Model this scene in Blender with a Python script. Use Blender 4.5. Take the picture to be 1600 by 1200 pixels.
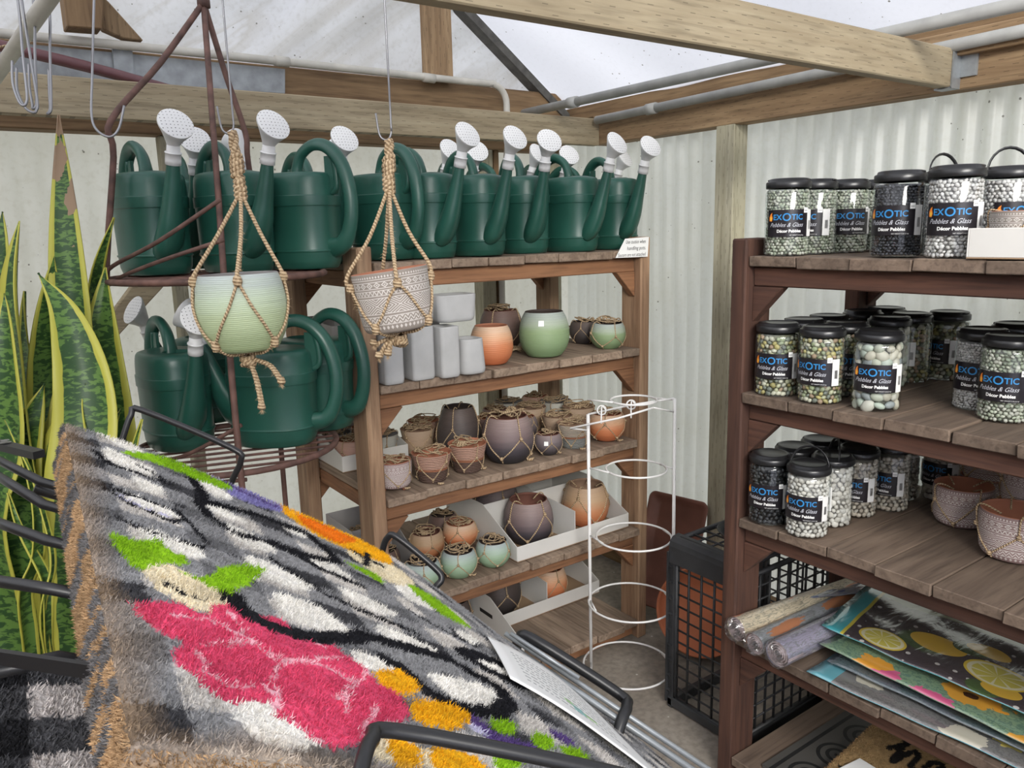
import bpy, bmesh, math, random
import numpy as np
from mathutils import Vector, Matrix
R = math.radians
random.seed(7); rng = np.random.default_rng(7)
SC = bpy.context.scene
COL = SC.collection
for o in list(bpy.data.objects): bpy.data.objects.remove(o)

# ---------------------------------------------------------------- camera
F = 1220.0
CAM = Vector((0, 0, 1.55))
CR_ = Vector((0.81298, -0.58176, -0.02491)); CU_ = Vector((0.13237, 0.14300, 0.98083)); CF_ = Vector((0.56704, 0.80070, -0.19326))
cd = bpy.data.cameras.new('camera'); cam = bpy.data.objects.new('camera', cd); COL.objects.link(cam)
cd.sensor_fit = 'HORIZONTAL'; cd.sensor_width = 36; cd.lens = 36 * F / 1600; cd.clip_start = 0.02; cd.clip_end = 100
mt = Matrix((CR_, CU_, -CF_)).transposed().to_4x4(); mt.translation = CAM; cam.matrix_world = mt
SC.camera = cam

# ---------------------------------------------------------------- world, sun, exposure
WORLD_SKY = (0.98, 0.975, 0.97); WORLD_GROUND = (0.42, 0.42, 0.38)
w = bpy.data.worlds.new('overcast_sky'); SC.world = w; w.use_nodes = True
nt = w.node_tree; nt.nodes.clear()
out = nt.nodes.new('ShaderNodeOutputWorld'); bg = nt.nodes.new('ShaderNodeBackground')
tc = nt.nodes.new('ShaderNodeTexCoord'); sp = nt.nodes.new('ShaderNodeSeparateXYZ'); rp = nt.nodes.new('ShaderNodeValToRGB')
nt.links.new(tc.outputs['Generated'], sp.inputs[0])
mr = nt.nodes.new('ShaderNodeMapRange'); mr.inputs['From Min'].default_value = -1; mr.inputs['From Max'].default_value = 1
nt.links.new(sp.outputs['Z'], mr.inputs['Value']); nt.links.new(mr.outputs[0], rp.inputs[0])
rp.color_ramp.elements[0].position = 0.46; rp.color_ramp.elements[0].color = (*WORLD_GROUND, 1)
rp.color_ramp.elements[1].position = 0.53; rp.color_ramp.elements[1].color = (*WORLD_SKY, 1)
nt.links.new(rp.outputs[0], bg.inputs[0]); bg.inputs[1].default_value = 0.78; nt.links.new(bg.outputs[0], out.inputs[0])
sl = bpy.data.lights.new('sun', 'SUN'); sl.energy = 7.0; sl.angle = R(35); sl.color = (1, 0.97, 0.92)
sun = bpy.data.objects.new('sun', sl); COL.objects.link(sun)
sun.rotation_euler = Vector((0.42, 0.66, -0.36)).to_track_quat('-Z', 'Y').to_euler()
vs = SC.view_settings; vs.view_transform = 'Standard'; vs.look = 'None'; vs.gamma = 1; vs.use_curve_mapping = False; vs.exposure = 0.43

# ---------------------------------------------------------------- helpers
def ray(px, py):
    return CR_ * ((px - 800) / F) + CU_ * (-(py - 600) / F) + CF_
def at(px, py, **k):
    d = ray(px, py); a, v = list(k.items())[0]; i = 'xyz'.index(a)
    return CAM + d * ((v - CAM[i]) / d[i])
def atd(px, py, depth): return CAM + ray(px, py) * depth
def depth(p): return (Vector(p) - CAM).dot(CF_)

class MB:
    def __init__(s): s.v = []; s.f = []; s.uv = []; s.sm = []; s.mi = []; s.col = None
    def add(s, vs, fs, uvs=None, smooth=False, mi=0):
        b = len(s.v); s.v += [tuple(x) for x in vs]
        for i, f in enumerate(fs):
            s.f.append([b + j for j in f]); s.uv.append(uvs[i] if uvs else [(0, 0)] * len(f)); s.sm.append(smooth); s.mi.append(mi)
    def box(s, lo, hi, mi=0, m=None, jit=0):
        x0, y0, z0 = lo; x1, y1, z1 = hi
        c = [(x0,y0,z0),(x1,y0,z0),(x1,y1,z0),(x0,y1,z0),(x0,y0,z1),(x1,y0,z1),(x1,y1,z1),(x0,y1,z1)]
        if jit: c = [(a+random.uniform(-jit,jit), b+random.uniform(-jit,jit), e+random.uniform(-jit,jit)) for a,b,e in c]
        if m: c = [m @ Vector(p) for p in c]
        q = [(0,3,2,1),(4,5,6,7),(0,1,5,4),(1,2,6,5),(2,3,7,6),(3,0,4,7)]
        s.add(c, q, [[(0,0),(1,0),(1,1),(0,1)]]*6, False, mi)
    def quad(s, a, b, c, d, mi=0): s.add([a, b, c, d], [(0,1,2,3)], [[(0,0),(1,0),(1,1),(0,1)]], False, mi)
    def prism(s, poly, y0, y1, axis='y', mi=0):
        n = len(poly)
        if axis == 'y': P = lambda p, t: (p[0], t, p[1])
        elif axis == 'x': P = lambda p, t: (t, p[0], p[1])
        else: P = lambda p, t: (p[0], p[1], t)
        s.add([P(p, y0) for p in poly] + [P(p, y1) for p in poly],
              [tuple(range(n))[::-1], tuple(range(n, 2*n))] + [(i, (i+1) % n, n+(i+1) % n, n+i) for i in range(n)], None, False, mi)
    def tube(s, pts, r, seg=8, closed=False, smoothpath=0, mi=0, caps=True):
        pts = [Vector(p) for p in pts]; rs = r if isinstance(r, list) else [r]*len(pts)
        if smoothpath: pts, rs = catmull(pts, rs, smoothpath, closed)
        n = len(pts); L = 0; vs = []; rows = []
        t = [(pts[(i+1) % n] - pts[i-1]) if (closed or 0 < i < n-1) else (pts[1]-pts[0] if i == 0 else pts[-1]-pts[-2]) for i in range(n)]
        t = [x.normalized() if x.length > 1e-9 else Vector((0,0,1)) for x in t]
        u = t[0].orthogonal().normalized(); us = []
        for i in range(n):
            u = (u - t[i]*u.dot(t[i]));
            u = u.normalized() if u.length > 1e-6 else t[i].orthogonal().normalized()
            us.append(u)
        lens = [0]
        for i in range(1, n+1): lens.append(lens[-1] + (pts[i % n]-pts[i-1]).length)
        for i in range(n):
            v = t[i].cross(us[i]); rr = rs[i]; ra, rb = rr if isinstance(rr, tuple) else (rr, rr)
            for k in range(seg):
                a = 2*math.pi*k/seg; vs.append(pts[i] + us[i]*math.cos(a)*ra + v*math.sin(a)*rb)
        fs = []; uv = []
        for i in range(n if closed else n-1):
            j = (i+1) % n
            for k in range(seg):
                k2 = (k+1) % seg; fs.append((i*seg+k, i*seg+k2, j*seg+k2, j*seg+k))
                uv.append([(lens[i], k/seg), (lens[i], (k+1)/seg), (lens[i+1], (k+1)/seg), (lens[i+1], k/seg)])
        if not closed and caps:
            fs += [tuple(range(seg))[::-1], tuple((n-1)*seg+k for k in range(seg))]; uv += [[(0,0)]*seg]*2
        s.add(vs, fs, uv, True, mi)
    def lathe(s, prof, seg=32, c=(0,0,0), sx=1, sy=1, mi=0, a0=0, a1=2*math.pi, vz=None, m=None):
        full = abs(a1-a0-2*math.pi) < 1e-6; n = seg if full else seg+1; vs = []
        for r_, z in prof:
            for k in range(n):
                a = a0+(a1-a0)*k/seg; p = Vector((c[0]+r_*math.cos(a)*sx, c[1]+r_*math.sin(a)*sy, c[2]+z)); vs.append(m @ p if m else p)
        fs = []; uv = []; H = max(p[1] for p in prof)-min(p[1] for p in prof) or 1; z0 = min(p[1] for p in prof)
        for i in range(len(prof)-1):
            va = (prof[i][1]-z0)/H; vb = (prof[i+1][1]-z0)/H
            for k in range(seg):
                k2 = (k+1) % n; fs.append((i*n+k, i*n+k2, (i+1)*n+k2, (i+1)*n+k)); uv.append([(k/seg, va), ((k+1)/seg, va), ((k+1)/seg, vb), (k/seg, vb)])
        s.add(vs, fs, uv, True, mi)
    def disc(s, c, r_, nrm=(0,0,1), seg=24, mi=0, ry=None):
        nrm = Vector(nrm).normalized(); u = nrm.orthogonal().normalized(); v = nrm.cross(u); c = Vector(c)
        s.add([c+u*math.cos(2*math.pi*k/seg)*r_+v*math.sin(2*math.pi*k/seg)*(ry or r_) for k in range(seg)], [tuple(range(seg))],
              [[(.5+.5*math.cos(2*math.pi*k/seg), .5+.5*math.sin(2*math.pi*k/seg)) for k in range(seg)]], False, mi)
    def build(s, name, mat, parent=None, loc=None):
        me = bpy.data.meshes.new(name); me.from_pydata(s.v, [], s.f)
        ul = me.uv_layers.new(name='UVMap'); flat = [c for f in s.uv for p in f for c in p]; ul.data.foreach_set('uv', flat)
        me.polygons.foreach_set('use_smooth', s.sm)
        mats = mat if isinstance(mat, (list, tuple)) else [mat]
        for m in mats: me.materials.append(m)
        me.polygons.foreach_set('material_index', s.mi)
        if s.col is not None:
            ca = me.color_attributes.new('Col', 'FLOAT_COLOR', 'POINT'); ca.data.foreach_set('color', s.col)
        me.update(); o = bpy.data.objects.new(name, me); COL.objects.link(o)
        if parent: o.parent = parent
        if loc: o.location = loc
        return o

def catmull(pts, rs, k, closed=False):
    n = len(pts); op = []; orr = []
    for i in range(n if closed else n-1):
        g = (lambda j: pts[j % n]) if closed else (lambda j: pts[max(0, min(n-1, j))])
        gr = (lambda j: rs[j % n]) if closed else (lambda j: rs[max(0, min(n-1, j))])
        for q in range(k):
            t = q/k; p0, p1, p2, p3 = g(i-1), g(i), g(i+1), g(i+2)
            op.append(0.5*((2*p1)+(p2-p0)*t+(2*p0-5*p1+4*p2-p3)*t*t+(3*p1-p0-3*p2+p3)*t**3))
            a, b = gr(i), gr(i+1); orr.append(tuple(x+(y-x)*t for x, y in zip(a, b)) if isinstance(a, tuple) else a+(b-a)*t)
    if not closed: op.append(pts[-1]); orr.append(rs[-1])
    return op, orr

def tag(o, label=None, cat=None, group=None, kind=None):
    if label: o['label'] = label
    if cat: o['category'] = cat
    if group: o['group'] = group
    if kind: o['kind'] = kind
    return o
def empty(name, loc=(0,0,0), rz=0, label=None, cat=None, group=None):
    o = bpy.data.objects.new(name, None); COL.objects.link(o); o.location = loc; o.rotation_euler = (0, 0, rz); o.empty_display_size = .05
    return tag(o, label, cat, group)
KIDS = {}
def copy_tree(o, parent=None):
    c = o.copy(); COL.objects.link(c); c.parent = parent
    for ch in list(o.children): copy_tree(ch, c)
    return c
PROTO = {}
def inst(key, maker, loc, rz=0, scale=1, label=None, cat=None, group=None, tilt=(0, 0)):
    if key not in PROTO: o = PROTO[key] = maker()
    else: o = copy_tree(PROTO[key])
    o.location = loc; o.rotation_euler = (tilt[0], tilt[1], rz); o.scale = (scale,)*3
    for k in ('label', 'category', 'group'):
        if k in o: del o[k]
    return tag(o, label, cat, group)

def settle(items, bounds, rects=(), it=260):
    # push things standing on one board apart until none touch; nearer things hold their ground more firmly
    P = [[o.location.x, o.location.y, r_, 1.0/(1+max(0, depth(o.location)-1.2)**2*6)] for o, r_ in items]
    x0, y0, x1, y1 = bounds
    for _ in range(it):
        for i in range(len(P)):
            for j in range(i+1, len(P)):
                a, b_ = P[i], P[j]; dx, dy = b_[0]-a[0], b_[1]-a[1]; d = math.hypot(dx, dy) or 1e-6; m_ = a[2]+b_[2]-d
                if m_ > 0:
                    wa = b_[3]/(a[3]+b_[3]); a[0] -= dx/d*m_*wa; a[1] -= dy/d*m_*wa; b_[0] += dx/d*m_*(1-wa); b_[1] += dy/d*m_*(1-wa)
        for p in P:
            for (a0, b0, a1, b1) in rects:
                cx_, cy_ = min(max(p[0], a0), a1), min(max(p[1], b0), b1); dx, dy = p[0]-cx_, p[1]-cy_; d = math.hypot(dx, dy)
                if d == 0:
                    e_ = [(p[0]-a0, -1, 0), (a1-p[0], 1, 0), (p[1]-b0, 0, -1), (b1-p[1], 0, 1)]; q = min(e_); p[0] += q[1]*(q[0]+p[2]); p[1] += q[2]*(q[0]+p[2])
                elif d < p[2]: p[0] += dx/d*(p[2]-d); p[1] += dy/d*(p[2]-d)
            p[0] = min(max(p[0], x0+p[2]), x1-p[2]); p[1] = min(max(p[1], y0+p[2]), y1-p[2])
    for (o, r_), p in zip(items, P): o.location.x, o.location.y = p[0], p[1]
def inside(o, r_, rect):
    o.location.x = min(max(o.location.x, rect[0]+r_), rect[2]-r_); o.location.y = min(max(o.location.y, rect[1]+r_), rect[3]-r_)
def by_label(start):
    for o in bpy.data.objects:
        if o.parent is None and str(o.get('label', '')).startswith(start): return o
# ---------------------------------------------------------------- materials
class NB:
    def __init__(s, name):
        s.m = bpy.data.materials.new(name); s.m.use_nodes = True; s.t = s.m.node_tree; s.t.nodes.clear()
        s.out = s.t.nodes.new('ShaderNodeOutputMaterial')
    def n(s, typ, ins=None, **props):
        x = s.t.nodes.new('ShaderNode'+typ)
        for k, v in props.items(): setattr(x, k, v)
        for k, v in (ins or {}).items():
            if hasattr(v, 'links') and hasattr(v, 'is_output'): s.t.links.new(v, x.inputs[k])
            else: x.inputs[k].default_value = v
        return x
    def math(s, op, a, b=0.0, c=0.0):
        x = s.n('Math', {0: a, 1: b, 2: c}, operation=op); return x.outputs[0]
    def mix(s, fac, a, b, blend='MIX'):
        x = s.t.nodes.new('ShaderNodeMix'); x.data_type = 'RGBA'; x.blend_type = blend
        for i, v in ((0, fac), (6, a), (7, b)):
            if hasattr(v, 'is_output'): s.t.links.new(v, x.inputs[i])
            else: x.inputs[i].default_value = (*v, 1) if isinstance(v, tuple) and len(v) == 3 else v
        return x.outputs[2]
    def ramp(s, fac, stops):
        x = s.n('ValToRGB', {0: fac}); e = x.color_ramp.elements
        while len(e) < len(stops): e.new(0.5)
        for i, (p, c) in enumerate(stops): e[i].position = p; e[i].color = (*c, 1) if len(c) == 3 else c
        return x.outputs[0]
    def surf(s, x): s.t.links.new(x, s.out.inputs[0]); return s.m
    def coord(s, kind='Object', scale=(1,1,1), rnd=False):
        c = s.n('TexCoord').outputs[kind]
        mp = s.n('Mapping', {0: c}); mp.inputs['Scale'].default_value = scale
        if rnd:
            oi = s.n('ObjectInfo'); v = s.n('CombineXYZ', {0: s.math('MULTIPLY', oi.outputs['Random'], 31.0), 1: s.math('MULTIPLY', oi.outputs['Random'], 17.0), 2: 0.0})
            s.t.links.new(v.outputs[0], mp.inputs['Location'])
        return mp.outputs[0]
    def bsdf(s, col, rough=.6, bump=None, bs=.3, dist=.002, **k):
        b = s.n('BsdfPrincipled', {'Base Color': (*col, 1) if isinstance(col, tuple) and len(col) == 3 else col, 'Roughness': rough})
        for kk, v in k.items(): b.inputs[kk.replace('_', ' ')].default_value = v
        if bump is not None:
            bp = s.n('Bump', {'Strength': bs, 'Distance': dist, 'Height': bump}); s.t.links.new(bp.outputs[0], b.inputs['Normal'])
        return b.outputs[0]
def plain(name, col, rough=.5, noise=0, nscale=20, **k):
    b = NB(name)
    if noise:
        n = b.n('TexNoise', {'Vector': b.coord('Object', rnd=True), 'Scale': nscale, 'Detail': 5.0}).outputs[0]
        c = b.ramp(n, [(.3, tuple(max(0, x*(1-noise)) for x in col)), (.7, tuple(x*(1+noise) for x in col))]); return b.surf(b.bsdf(c, rough, n, .15, **k))
    return b.surf(b.bsdf(col, rough, **k))
def wood(name, light, dark, grain='X', incise=False, rough=.8, spread=1.0, gs=1.0, crack=.5):
    b = NB(name); st = 1.6*gs; cr = 26*gs
    sc = {'X': (st, cr, cr), 'Y': (cr, st, cr), 'Z': (cr, cr, st)}[grain]
    v = b.coord('Object', sc, True)
    n1 = b.n('TexNoise', {'Vector': v, 'Scale': 1.0, 'Detail': 6.0, 'Roughness': .65, 'Distortion': .6}).outputs[0]
    v2 = b.coord('Object', tuple(x*4 for x in sc), True)
    n2 = b.n('TexNoise', {'Vector': v2, 'Scale': 1.0, 'Detail': 3.0}).outputs[0]
    v3 = b.coord('Object', (5, 5, 5), True)
    n3 = b.n('TexNoise', {'Vector': v3, 'Scale': 1.0, 'Detail': 4.0}).outputs[0]
    c = b.ramp(n1, [(.28, dark), (.5, tuple((x+y)/2 for x, y in zip(light, dark))), (.72, light)])
    c = b.mix(b.math('MULTIPLY', b.ramp(n2, [(.3, (1,1,1)), (.5, (0,0,0))]), crack), c, tuple(x*.45 for x in dark))
    c = b.mix(b.ramp(n3, [(.35, (0,0,0)), (.75, (.35,)*3)]), c, tuple(x*.6 for x in dark))
    oi = b.n('ObjectInfo').outputs['Random']
    h = b.n('HueSaturation', {'Color': c, 'Value': b.math('ADD', b.math('MULTIPLY', oi, .36*spread), 1-.18*spread), 'Saturation': 1.0}).outputs[0]
    hh = b.math('ADD', b.math('MULTIPLY', n1, .6), b.math('MULTIPLY', n2, .5))
    if incise:
        s = b.n('SeparateXYZ', {0: b.n('TexCoord').outputs['Object']})
        al, ac = {'X': (0, 2), 'Y': (1, 2), 'Z': (2, 0)}[grain]
        row = b.math('MULTIPLY', s.outputs[ac], 62.0); rf = b.math('FRACT', row); ri = b.math('FLOOR', row)
        if grain == 'Z':
            row = b.math('MULTIPLY', b.math('ADD', s.outputs[0], s.outputs[1]), 52.0); rf = b.math('FRACT', row); ri = b.math('FLOOR', row)
        x = b.math('FRACT', b.math('ADD', b.math('MULTIPLY', s.outputs[al], 17.0), b.math('MULTIPLY', ri, .37)))
        d = b.math('MULTIPLY', b.math('LESS_THAN', b.math('ADD', x, b.math('MULTIPLY', n3, .35)), .42), b.math('LESS_THAN', b.math('ABSOLUTE', b.math('SUBTRACT', rf, .5)), .045))
        h = b.mix(b.math('MULTIPLY', d, .6), h, tuple(x*.25 for x in dark))
        hh = b.math('SUBTRACT', hh, b.math('MULTIPLY', d, .5))
    return b.surf(b.bsdf(h, rough, hh, .5, .003))
WM = {}
def W(kind, g):
    if (kind, g) not in WM:
        cfg = {'shelf': ((.36,.27,.195), (.15,.10,.068)), 'frame': ((.37,.18,.085), (.17,.075,.035)), 'post': ((.42,.28,.17), (.19,.10,.055)),
               'red': ((.125,.054,.032), (.048,.020,.013)), 'rshelf': ((.20,.145,.105), (.09,.06,.042)), 'pale': ((.46,.39,.26), (.29,.225,.135)), 'beam': ((.42,.29,.16), (.20,.12,.06)),
               'stud': ((.50,.47,.35), (.34,.31,.21)), 'rough': ((.36,.235,.12), (.15,.085,.04))}[kind]
        WM[(kind, g)] = wood(kind+'_wood_'+g, cfg[0], cfg[1], g, kind in ('pale', 'beam', 'stud'))
    return WM[(kind, g)]

def film_material(name, col, dirt, trans=.8, cloud=3.0, spots=True, wrinkle_shade=False):
    b = NB(name); v = b.coord('Object', (1,1,1))
    n = b.n('TexNoise', {'Vector': v, 'Scale': cloud, 'Detail': 6.0, 'Roughness': .6}).outputs[0]
    c = b.mix(b.ramp(n, [(.40, (0,0,0)), (.78, (.55,)*3)]), col, dirt)
    if wrinkle_shade:
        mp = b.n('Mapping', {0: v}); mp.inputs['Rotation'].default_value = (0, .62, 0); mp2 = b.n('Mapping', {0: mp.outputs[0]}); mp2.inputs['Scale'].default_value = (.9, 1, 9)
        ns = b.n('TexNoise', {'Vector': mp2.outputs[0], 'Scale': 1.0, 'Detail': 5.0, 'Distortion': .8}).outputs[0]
        c = b.mix(b.ramp(ns, [(.50, (0,0,0)), (.62, (.6,)*3), (.66, (.1,)*3)]), c, (.62,.60,.57))  # shading of the diagonal film wrinkles, painted into the colour as grey streaks
    if spots:
        vo = b.n('TexVoronoi', {'Vector': v, 'Scale': 42.0}); n2 = b.n('TexNoise', {'Vector': v, 'Scale': 3.0, 'Detail': 2.0}).outputs[0]
        r = b.math('MULTIPLY', b.n('SeparateColor', {0: vo.outputs['Color']}).outputs[0], .16)
        r = b.math('MULTIPLY', r, b.ramp(n2, [(.45, (0,0,0)), (.6, (1,1,1))]))
        sp_ = b.math('LESS_THAN', vo.outputs['Distance'], r); c = b.mix(b.math('MULTIPLY', sp_, .8), c, (.12,.11,.08))
        n4 = b.n('TexNoise', {'Vector': b.coord('Object', (60,60,60)), 'Scale': 1.0, 'Detail': 4.0}).outputs[0]
        c = b.mix(b.ramp(n4, [(.5, (0,0,0)), (.8, (.35,)*3)]), c, dirt)
    d = b.n('BsdfDiffuse', {'Color': c}).outputs[0]; t = b.n('BsdfTranslucent', {'Color': c}).outputs[0]
    m1 = b.n('MixShader', {0: trans, 1: d, 2: t}).outputs[0]
    g = b.n('BsdfGlossy', {'Roughness': .35}).outputs[0]
    return b.surf(b.n('MixShader', {0: .04, 1: m1, 2: g}).outputs[0])
M = {}
M['panel'] = film_material('fibreglass_panel', (.76,.785,.75), (.62,.62,.53))
M['panel_dirty'] = film_material('old_fibreglass_panel', (.80,.81,.75), (.52,.50,.40), cloud=1.6)
M['film'] = film_material('roof_film', (.76,.785,.87), (.66,.68,.75), trans=.85, cloud=1.2, spots=True)
M['film_gable'] = film_material('gable_film', (.88,.90,.96), (.50,.49,.47), trans=.85, cloud=2.2, wrinkle_shade=True)
b = NB('concrete_floor'); v = b.coord('Object')
n1 = b.n('TexNoise', {'Vector': v, 'Scale': 2.2, 'Detail': 9.0, 'Roughness': .62}).outputs[0]; n2 = b.n('TexNoise', {'Vector': v, 'Scale': 45.0, 'Detail': 4.0}).outputs[0]
c = b.ramp(n1, [(.3, (.14,.118,.095)), (.5, (.25,.215,.175)), (.7, (.34,.30,.25))]); c = b.mix(b.ramp(n2, [(.35, (.4,)*3), (.6, (0,0,0))]), c, (.10,.085,.07))
vo = b.n('TexVoronoi', {'Vector': v, 'Scale': 16.0}); c = b.mix(b.math('LESS_THAN', vo.outputs['Distance'], .06), c, (.5,.47,.42))
M['floor'] = b.surf(b.bsdf(c, .85, n2, .35))
M['green'] = plain('green_plastic', (.016,.078,.056), .36, .12, 9)
M['white_plastic'] = plain('white_plastic', (.68,.68,.67), .4)
b = NB('sprinkler_holes'); uvn = b.n('TexCoord').outputs['UV']
vo = b.n('TexVoronoi', {'Vector': uvn, 'Scale': 9.5, 'Randomness': .12}); M['rose'] = b.surf(b.bsdf(b.mix(b.math('LESS_THAN', vo.outputs['Distance'], .15), (.70,.70,.69), (.06,.06,.06)), .4))
M['sticker'] = plain('price_sticker', (.80,.80,.78), .5); M['ink'] = plain('black_ink', (.02,.02,.02), .6); M['ink_grey'] = plain('grey_ink', (.3,.3,.3), .6)
M['rust'] = plain('rusty_iron', (.11,.055,.042), .7, .45, 30); M['black_wire'] = plain('black_powder_coat', (.012,.012,.013), .38)
M['white_wire'] = plain('white_wire', (.74,.73,.71), .35, .06, 30); M['galv'] = plain('galvanised_steel', (.33,.35,.36), .45, .2, 25, Metallic=.5)
M['steel'] = plain('steel_wire', (.30,.30,.31), .35, Metallic=.8); M['pvc'] = plain('grey_conduit', (.36,.36,.34), .5, .15, 15); M['pvcw'] = plain('painted_conduit', (.52,.50,.44), .5, .15, 12); M['hose'] = plain('maroon_pipe', (.14,.06,.065), .4, .15)
M['card_white'] = plain('white_cardboard', (.60,.585,.55), .75, .05, 6); M['card_grey'] = plain('grey_cardboard', (.30,.285,.275), .8, .05, 6); M['card_brown'] = plain('brown_cardboard', (.30,.20,.12), .85, .1, 8)
M['concrete_pot'] = plain('concrete_glaze', (.40,.40,.395), .85, .10, 14)
M['black_plastic'] = plain('black_plastic', (.018,.019,.02), .45, .3, 20); M['crate'] = plain('scuffed_crate_plastic', (.028,.029,.031), .55, .5, 8)
M['terra'] = plain('terracotta', (.50,.16,.07), .75, .12, 8); M['terra_old'] = plain('brown_tray_plastic', (.20,.085,.06), .6, .3, 5)
b = NB('jute_rope'); s = b.n('SeparateXYZ', {0: b.n('TexCoord').outputs['UV']})
wv = b.math('SINE', b.math('ADD', b.math('MULTIPLY', s.outputs[0], 900.0), b.math('MULTIPLY', s.outputs[1], 6.2832)))
nz = b.n('TexNoise', {'Vector': b.coord('Object', (200,200,200)), 'Scale': 1.0}).outputs[0]
c = b.ramp(b.math('ADD', b.math('MULTIPLY', wv, .25), nz), [(.2, (.26,.17,.09)), (.75, (.60,.45,.28))]); M['rope'] = b.surf(b.bsdf(c, .9, wv, .6, .002))
M['fuzz'] = plain('jute_fibre', (.50,.35,.19), .9)
# ---------------------------------------------------------------- pot glazes
def glaze(name, stops, ridges=34, inner=(.16,.05,.03), rough=.55):
    b = NB(name); s = b.n('SeparateXYZ', {0: b.n('TexCoord').outputs['UV']}); v = s.outputs[1]
    nz = b.n('TexNoise', {'Vector': b.coord('Object', (6,6,90)), 'Scale': 1.0, 'Detail': 3.0}).outputs[0]
    vv = b.math('ADD', v, b.math('MULTIPLY', b.math('SUBTRACT', nz, .5), .22)); c = b.ramp(vv, stops)
    ln = b.n('TexNoise', {'Vector': b.coord('Object', (3,3,420)), 'Scale': 1.0, 'Detail': 2.0}).outputs[0]
    c = b.mix(b.ramp(ln, [(.28, (.45,)*3), (.42, (0,0,0))]), c, tuple(x*.45 for x in stops[len(stops)//2][1]))
    rd = b.math('SINE', b.math('MULTIPLY', v, ridges*6.2832)); h = b.math('ADD', b.math('MULTIPLY', rd, .5), ln)
    return b.surf(b.bsdf(c, rough, h, .35, .0015))
G = {}
G['orange'] = glaze('orange_ombre_glaze', [(.05,(.48,.14,.055)), (.5,(.56,.20,.085)), (.72,(.62,.34,.19)), (.95,(.60,.42,.29))], 20)
G['peach'] = glaze('peach_ombre_glaze', [(.05,(.50,.15,.06)), (.45,(.52,.22,.10)), (.7,(.48,.32,.19)), (.95,(.45,.31,.20))])
G['purple'] = glaze('mauve_ombre_glaze', [(.05,(.020,.019,.022)), (.35,(.05,.042,.05)), (.6,(.16,.115,.115)), (.95,(.27,.20,.185))])
G['mauve'] = glaze('plum_ombre_glaze', [(.05,(.025,.023,.026)), (.4,(.08,.065,.07)), (.7,(.15,.12,.125)), (.95,(.22,.17,.165))])
G['green'] = glaze('sage_ombre_glaze', [(.05,(.17,.26,.13)), (.6,(.24,.33,.17)), (.74,(.34,.40,.30)), (.95,(.33,.37,.34))])
G['mint'] = glaze('mint_ombre_glaze', [(.05,(.22,.33,.20)), (.55,(.30,.42,.28)), (.8,(.36,.45,.38)), (.95,(.34,.39,.38))], 26)
G['hang'] = glaze('pale_green_brushed_glaze', [(.03,(.33,.41,.22)), (.45,(.42,.50,.30)), (.7,(.46,.54,.40)), (.95,(.42,.47,.45))], 40)
G['dark'] = glaze('dark_brown_glaze', [(.05,(.035,.03,.03)), (.5,(.055,.043,.04)), (.95,(.10,.075,.065))])
G['brown'] = glaze('brown_glaze', [(.05,(.055,.035,.028)), (.5,(.10,.065,.055)), (.95,(.16,.10,.085))])
G['white'] = glaze('cream_glaze', [(.05,(.40,.42,.38)), (.5,(.47,.47,.42)), (.95,(.50,.49,.43))], 16)
G['sand'] = glaze('sand_glaze', [(.05,(.38,.27,.18)), (.5,(.44,.31,.21)), (.95,(.46,.34,.24))], 16)
G['pink'] = glaze('pink_glaze', [(.05,(.42,.22,.16)), (.5,(.46,.26,.20)), (.95,(.48,.30,.23))], 16)
def two_tone(name, top, mid, low):
    b = NB(name); v = b.n('SeparateXYZ', {0: b.n('TexCoord').outputs['UV']}).outputs[1]
    r = b.n('ValToRGB', {0: v}); r.color_ramp.interpolation = 'CONSTANT'; e = r.color_ramp.elements; e.new(.5)
    for i, (p, c) in enumerate([(0, low), (.44, mid), (.52, top)]): e[i].position = p; e[i].color = (*c, 1)
    rd = b.math('SINE', b.math('MULTIPLY', v, 16*6.2832))
    c = b.mix(b.ramp(rd, [(0, (.4,)*3), (.35, (0,0,0))]), r.outputs[0], tuple(x*.4 for x in low))
    return b.surf(b.bsdf(c, .7, rd, .7, .003))
G['pinkbrown'] = two_tone('pink_and_brown_ribbed_glaze', (.56,.33,.24), (.40,.15,.07), (.13,.075,.055))
G['creamgrey'] = two_tone('cream_and_grey_ribbed_glaze', (.56,.47,.37), (.38,.14,.06), (.27,.28,.26))
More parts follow.
